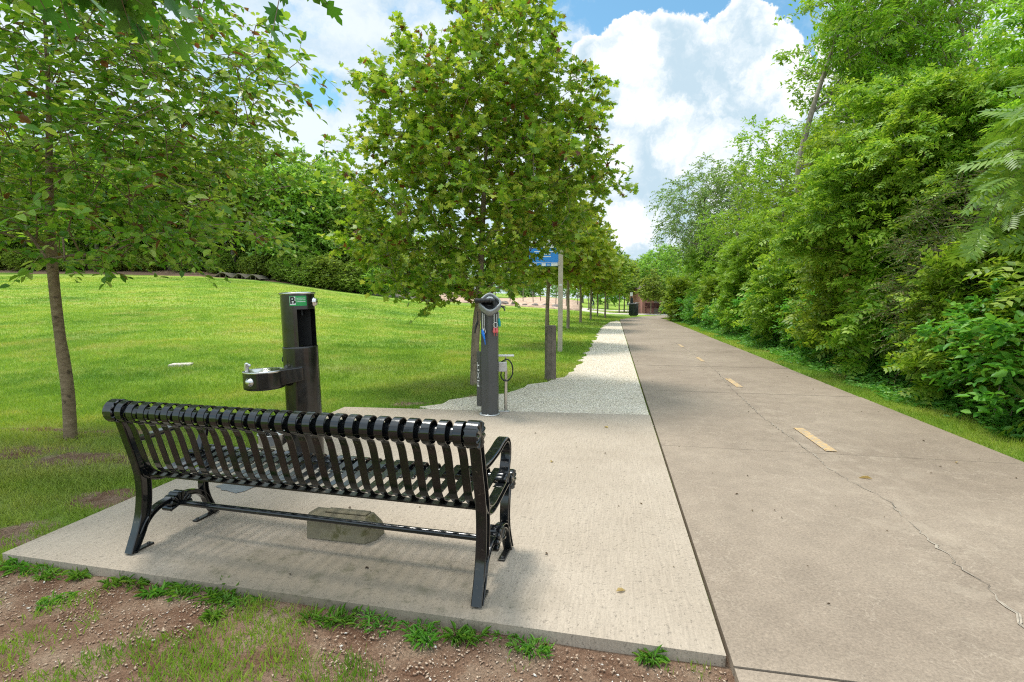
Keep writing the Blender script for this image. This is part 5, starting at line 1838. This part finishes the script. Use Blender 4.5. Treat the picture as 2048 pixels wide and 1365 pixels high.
# weathered wooden post
wp = MB()
n_ = 10
w1 = [(.097 * math.cos(2 * PI * k / n_ + .3) * (1 + .05 * math.sin(k * 2.1)), .09 * math.sin(2 * PI * k / n_ + .3)) for k in range(n_)]
vs = [(x_ * k, y_ * k, z_) for z_, k in ((-.1, 1.02), (.4, 1.0), (.85, .98), (.925, .95), (.94, .85)) for x_, y_ in w1]
wp.add(vs, [(i * n_ + k, i * n_ + (k + 1) % n_, (i + 1) * n_ + (k + 1) % n_, (i + 1) * n_ + k) for i in range(4) for k in range(n_)] + [tuple(4 * n_ + k for k in range(n_))])
wp.box((.01, -.092, .55), (.008, .006, .7))
tag(wp.build('wooden_post', M['wood'], None, (.652, 8.66, GZ)), 'short thick weathered grey timber post at the edge of the gravel', 'post')

# sign post with blue banner
sp_ = empty('sign_post', (1.227, 13.1, GZ))
tag(sp_, 'tall beige square post carrying a blue and white sign among the maple leaves', 'sign')
m_ = MB()
m_.box((0, 0, 1.53), (.118, .06, 3.06))
m_.build('pole', M['beige'], sp_, bevel=.008)
m_ = MB()
m_.box((-.40, 0, 2.42), (.78, .028, .44))
sg = m_.build('sign_panel', M['blue'], sp_, bevel=.003)
m_ = MB()
m_.box((-.40, 0, 2.82), (.78, .028, .33))
m_.build('upper_panel', M['white'], sp_, bevel=.003)
m_ = MB()
m_.box((-.40, -.0155, 2.29), (.74, .004, .008))
for cx_, w_ in ((-.74, .075), (-.64, .07), (-.43, .10), (-.155, .17)):
    m_.box((cx_, -.0155, 2.24), (w_, .004, .065))
for zz_ in (2.225, 2.25):
    m_.box((-.305, -.0155, zz_), (.08, .004, .010))
for zz_, x0_, w_ in ((2.56, -.42, .5), (2.50, -.45, .38), (2.44, -.35, .2)):
    m_.box((x0_, -.0155, zz_), (w_, .004, .022))
m_.build('sign_lettering', M['white'], sg)
m_ = MB()
m_.box((-.40, -.0155, 2.93), (.78, .004, .10))
m_.build('panel_band', M['blue'], sp_)
m_ = MB()
m_.box((-.045, -.034, 2.27), (.06, .01, .09))
m_.box((-.045, -.034, 2.93), (.06, .01, .06))
m_.build('bracket', M['beige'], sp_)
m_ = MB()
m_.box((.0, -.0325, 1.73), (.07, .004, .04))
m_.build('post_tag', M['white'], sp_)

# valve cover in the lawn
m_ = MB()
m_.box((0, 0, .015), (.36, .26, .06))
m_.box((0, 0, .048), (.30, .20, .008))
tag(m_.build('valve_cover', M['walk'], None, (-6.25, 9.66, float(tz(-6.25, 9.66)) - .012), (0, 0, .3), bevel=.01), 'flat white utility cover set into the lawn', 'utility cover')

# fallen leaves
for px, py, s_, lb, a in ((1232, 1183, .05, 'curled brown leaf on the pale concrete near the right bench leg', .3), (1102, 925, .05, 'small dark leaf on the pad right of the armrest', 1.3), (1745, 958, .09, 'dry leafy sprig lying near the middle of the path', 2.7),
                        (1912, 926, .05, 'brown leaf on the path near the right verge', .9), (1216, 856, .06, 'thin curled twig leaf on the pad below the pump', 2.0)):
    c = at(px, py, .006)
    tv, tf = T_oval(.25, .5)
    me = bpy.data.meshes.new('fallen_leaf')
    me.from_pydata([(x_, y_, z_ ) for x_, y_, z_ in tv], [], tf)
    o = link('fallen_leaf', me, M['leaf_dead'], None, c, (0.1, 0.05, a), (s_, s_ * (.35 if s_ > .07 else .8), s_ * .5))
    tag(o, lb, 'leaf')

# ------------------------------------------------------------------ things far down the path
# three wave shaped decks in front of the wood
for i, (pxa, pxb) in enumerate(((428, 467), (464, 497), (491, 524))):
    Y = 48.5
    xa, xb = (pxa - 1024) / FPX * Y, (pxb - 1024) / FPX * Y
    z0 = float(tz(xa, Y)) + .02
    L_ = xb - xa
    m_ = MB()
    prof_ = [(L_ * t, .42 * (0.5 - .5 * math.cos(2 * PI * min(1, t * 1.0))) + .02) for t in np.linspace(0, 1, 15)]
    vs = []
    for (a, b) in prof_:
        for yy in (0, 2.2):
            vs += [(a, yy, b), (a, yy, b - .08)]
    fs = []
    for k in range(14):
        o_ = k * 4
        fs += [(o_, o_ + 4, o_ + 6, o_ + 2), (o_ + 1, o_ + 3, o_ + 7, o_ + 5), (o_, o_ + 1, o_ + 5, o_ + 4), (o_ + 2, o_ + 6, o_ + 7, o_ + 3)]
    m_.add(vs, fs, True)
    for t in (.35, .65):
        m_.box((L_ * t, .2, .1), (.08, .08, .4))
        m_.box((L_ * t, 2.0, .1), (.08, .08, .4))
    tag(m_.build('wave_deck', M['mat'], None, (xa, Y, z0)), ('leftmost', 'middle', 'rightmost')[i] + ' of three arched brown decks at the edge of the wood', 'ramp', 'arched decks in front of the wood')

# restroom building
bd_ = empty('restroom_building', (11.75, 46.2, 0))
tag(bd_, 'low pink block restroom building at the far end of the path', 'building')
m_ = MB()
m_.box((3.0, 2.5, 1.1), (6.2, 5, 2.25))
m_.build('wall', M['brick'], bd_)
m_ = MB()
for xx in (1.15, 2.55, 3.3):
    m_.box((xx, -.03, 1.08), (.42, .1, 2.16))
m_.build('pilaster', M['pilaster'], bd_)
m_ = MB()
m_.box((2.95, -.02, 1.05), (.3, .08, 2.1))
m_.build('door', M['pilaster'], bd_)
m_ = MB()
v_ = [(-.3, -.4, 2.22), (6.5, -.4, 2.22), (6.5, 5.4, 2.22), (-.3, 5.4, 2.22), (1.0, 2.4, 2.7), (5.2, 2.4, 2.7)]
m_.add(v_, [(0, 1, 5, 4), (1, 2, 5), (2, 3, 4, 5), (3, 0, 4), (3, 2, 1, 0)])
m_.build('roof', M['roof'], bd_)


def far_bench(loc, rz):
    b = empty('slatted_bench', loc, rz)
    m1 = MB()
    for k in range(5):
        m1.box((0, -.22 + k * .1, .44), (1.7, .08, .035))
    m1.build('seat', M['redbench'], b)
    m1 = MB()
    for k in range(5):
        m1.box((0, .27 + k * .012, .53 + k * .09), (1.7, .03, .075))
    m1.build('backrest', M['redbench'], b)
    for sx in (-1, 1):
        m1 = MB()
        m1.box((sx * .82, -.2, .30), (.06, .06, .62))
        m1.box((sx * .82, .28, .45), (.06, .06, .9))
        m1.box((sx * .82, .03, .62), (.06, .56, .05))
        m1.build('leg', M['redbench'], b)
    return b


b1 = far_bench((12.55, 45.1, .0), 0.0)
tag(b1, 'dark red slatted bench standing against the pink wall', 'bench')


def bin_(loc, label, top=False):
    t = empty('litter_bin', loc)
    tag(t, label, 'bin')
    m1 = MB()
    m1.lathe([(.0005, 0), (.27, 0), (.30, .1), (.36, .82), (.37, .86)], 24)
    for k in range(24):
        a = 2 * PI * k / 24
        m1.box((.345 * math.cos(a), .345 * math.sin(a), .45), (.03, .03, .78), a)
    m1.build('body', M['bin'], t)
    m1 = MB()
    m1.lathe([(.37, .86), (.39, .87), (.38, .93), (.2, .96), (.18, .90), (.0005, .88)], 24)
    m1.build('lid', M['bin'], t)
    return t


bin_((13.35, 44.7, 0.0), 'dark tapered litter bin in front of the pink wall, right of the red bench')
bin_((9.4, 39.9, 0.0), 'dark litter bin at the path bend below the waste bag station')
ds = empty('waste_station', (9.25, 40.1, 0))
tag(ds, 'slim post with dark bag dispenser and small pale plate behind the nearer bin', 'sign')
m_ = MB()
m_.box((0, 0, .85), (.06, .06, 1.75))
m_.build('pole', M['bin'], ds)
m_ = MB()
m_.box((.02, -.06, 1.15), (.2, .12, .5))
m_.build('dispenser', M['bin'], ds)
m_ = MB()
m_.box((0, -.04, 1.66), (.2, .02, .3))
m_.build('plate', M['white'], ds)
for i, px in enumerate((1262, 1275)):
    x = (px - 1024) / FPX * 47
    m_ = MB()
    m_.tube(catmull([(-.3, 0, 0), (-.3, 0, .7), (-.2, 0, .93), (.2, 0, .93), (.3, 0, .7), (.3, 0, 0)]), .028, 8)
    tag(m_.build('bike_rack', M['alu'], None, (x, 47, .0)), ('left' if i == 0 else 'right') + ' hoop of the pair of steel bike racks behind the nearer bin', 'bike rack', 'bike hoops on the grass')

# boulders and sapling stakes on the sandy bank
rr = random.Random(41)
bs = [(-.262 + k * .0125, 50.5 + rr.uniform(-.4, .6)) for k in range(10)]
bs += [(-.055 + k * .02, 53 + rr.uniform(-1, 1)) for k in range(8)]
for i, (a, y) in enumerate(bs):
    x = a * y
    m_ = MB()
    nlat, nlon = 6, 9
    vs = [(0, 0, 1)] + [((1 + rr.uniform(-.2, .2)) * math.sin(PI * u / nlat) * math.cos(2 * PI * v / nlon), (1 + rr.uniform(-.2, .2)) * math.sin(PI * u / nlat) * math.sin(2 * PI * v / nlon), math.cos(PI * u / nlat) * (1 + rr.uniform(-.15, .15))) for u in range(1, nlat) for v in range(nlon)] + [(0, 0, -1)]
    fs = [(0, 1 + v, 1 + (v + 1) % nlon) for v in range(nlon)]
    for u in range(nlat - 2):
        for v in range(nlon):
            fs.append((1 + u * nlon + v, 1 + (u + 1) * nlon + v, 1 + (u + 1) * nlon + (v + 1) % nlon, 1 + u * nlon + (v + 1) % nlon))
    lb = 1 + (nlat - 2) * nlon
    fs += [(lb + v, len(vs) - 1, lb + (v + 1) % nlon) for v in range(nlon)]
    s_ = rr.uniform(.22, .5)
    m_.add([(a_ * s_ * 1.4, b_ * s_, c_ * s_ * .6) for a_, b_, c_ in vs], fs)
    tag(m_.build('boulder', M['boulder'], None, (x, y, float(tz(x, y)) + .12), (0, 0, rr.uniform(0, 6))), 'rough grey brown boulder at the lower edge of the sandy bank', 'boulder', 'boulders along the sandy bank')
for i in range(16):
    a = -.16 + .022 * i + rr.uniform(-.006, .006)
    y = 55 + rr.uniform(-1.5, 8)
    x = a * y
    m_ = MB()
    h_ = rr.uniform(1.3, 2.0)
    m_.tube([(0, 0, -.1), (rr.uniform(-.05, .05), 0, h_ * .6), (rr.uniform(-.08, .08), 0, h_)], [.05, .045, .035], 6)
    m_.tube([(0, 0, h_ * .6), (.16, 0, h_ * .75)], [.025, .012], 5)
    tag(m_.build('sapling_stake', M['wood'], None, (x, y, float(tz(x, y)) + .1)), 'thin upright wooden stake on the sandy bank', 'stake', 'stakes on the sandy bank')

# cyclist on the far walkway
cx_, cyy = 8.55, 55.2
cz = float(tz(cx_, cyy)) + .07
bk = empty('bicycle', (cx_, cyy, cz), rad(62))
tag(bk, 'bicycle ridden along the far pale walkway behind the maple row', 'bicycle')
for xx in (-.52, .52):
    m_ = MB()
    m_.tube([(xx + .33 * math.cos(a), 0, .34 + .33 * math.sin(a)) for a in np.linspace(0, 2 * PI, 28, endpoint=False)], .02, 8, closed=True)
    for k in range(8):
        a = PI * k / 8
        m_.tube([(xx + .32 * math.cos(a), 0, .34 + .32 * math.sin(a)), (xx - .32 * math.cos(a), 0, .34 - .32 * math.sin(a))], .003, 4)
    m_.build('wheel', M['rubber'], bk)
m_ = MB()
for a, b in (((-.52, .34), (-.15, .82)), ((-.15, .82), (.38, .84)), ((-.08, .32), (.36, .75)), ((-.08, .32), (-.16, .88)), ((-.52, .34), (-.08, .32)), ((.52, .34), (.38, .95))):
    m_.tube([(a[0], 0, a[1]), (b[0], 0, b[1])], .018, 7)
m_.tube([(.38, -.25, .98), (.36, 0, .96), (.38, .25, .98)], .015, 6)
m_.build('frame', M['bluetool'], bk)
m_ = MB()
m_.box((-.16, 0, .91), (.24, .13, .05))
m_.build('saddle', M['rubber'], bk, bevel=.01)

ps = empty('person', (cx_, cyy, cz), rad(62))
tag(ps, 'person in dark clothes riding a bicycle on the far walkway, partly behind a maple trunk', 'person')
jv = [(-.15, 0, .96), (-.05, 0, 1.22), (.04, 0, 1.42), (.08, 0, 1.50), (.11, 0, 1.60), (.12, 0, 1.70),
      (-.12, .10, .93), (.22, .11, .72), (.02, .12, .36), (.12, .12, .30), (-.12, -.10, .93), (.28, -.11, .85), (.12, -.12, .50), (.22, -.12, .46),
      (.03, .18, 1.40), (.18, .24, 1.18), (.36, .22, 1.02), (.03, -.18, 1.40), (.18, -.24, 1.18), (.36, -.22, 1.02)]
je = [(0, 1), (1, 2), (2, 3), (3, 4), (4, 5), (0, 6), (6, 7), (7, 8), (8, 9), (0, 10), (10, 11), (11, 12), (12, 13), (2, 14), (14, 15), (15, 16), (2, 17), (17, 18), (18, 19)]
jr = [.14, .13, .14, .06, .085, .08, .09, .065, .045, .04, .09, .065, .045, .04, .06, .045, .035, .06, .045, .035]
me = bpy.data.meshes.new('body')
me.from_pydata(jv, je, [])
o = link('body', me, M['cloth'], ps)
sk = o.modifiers.new('skin', 'SKIN')
for i, d_ in enumerate(me.skin_vertices[0].data if me.skin_vertices else []):
    d_.radius = (jr[i], jr[i])
    d_.use_root = (i == 0)
if not me.skin_vertices:
    lay_ = me.attributes.get('skin')
o.modifiers.new('sub', 'SUBSURF').levels = 1
m_ = MB()
m_.lathe([(.001, .13), (.06, .12), (.10, .08), (.12, .02), (.115, 0)], 16, (.115, 0, 1.70))
m_.build('helmet', M['helmet'], ps)
m_ = MB()
m_.lathe([(.001, -.11), (.05, -.10), (.078, -.04), (.085, .03), (.07, .08), (.001, .10)], 16, (.125, 0, 1.655))
m_.tube([(.2, 0, 1.665), (.225, 0, 1.64)], [.012, .016], 6)
m_.build('face', M['skin'], ps)
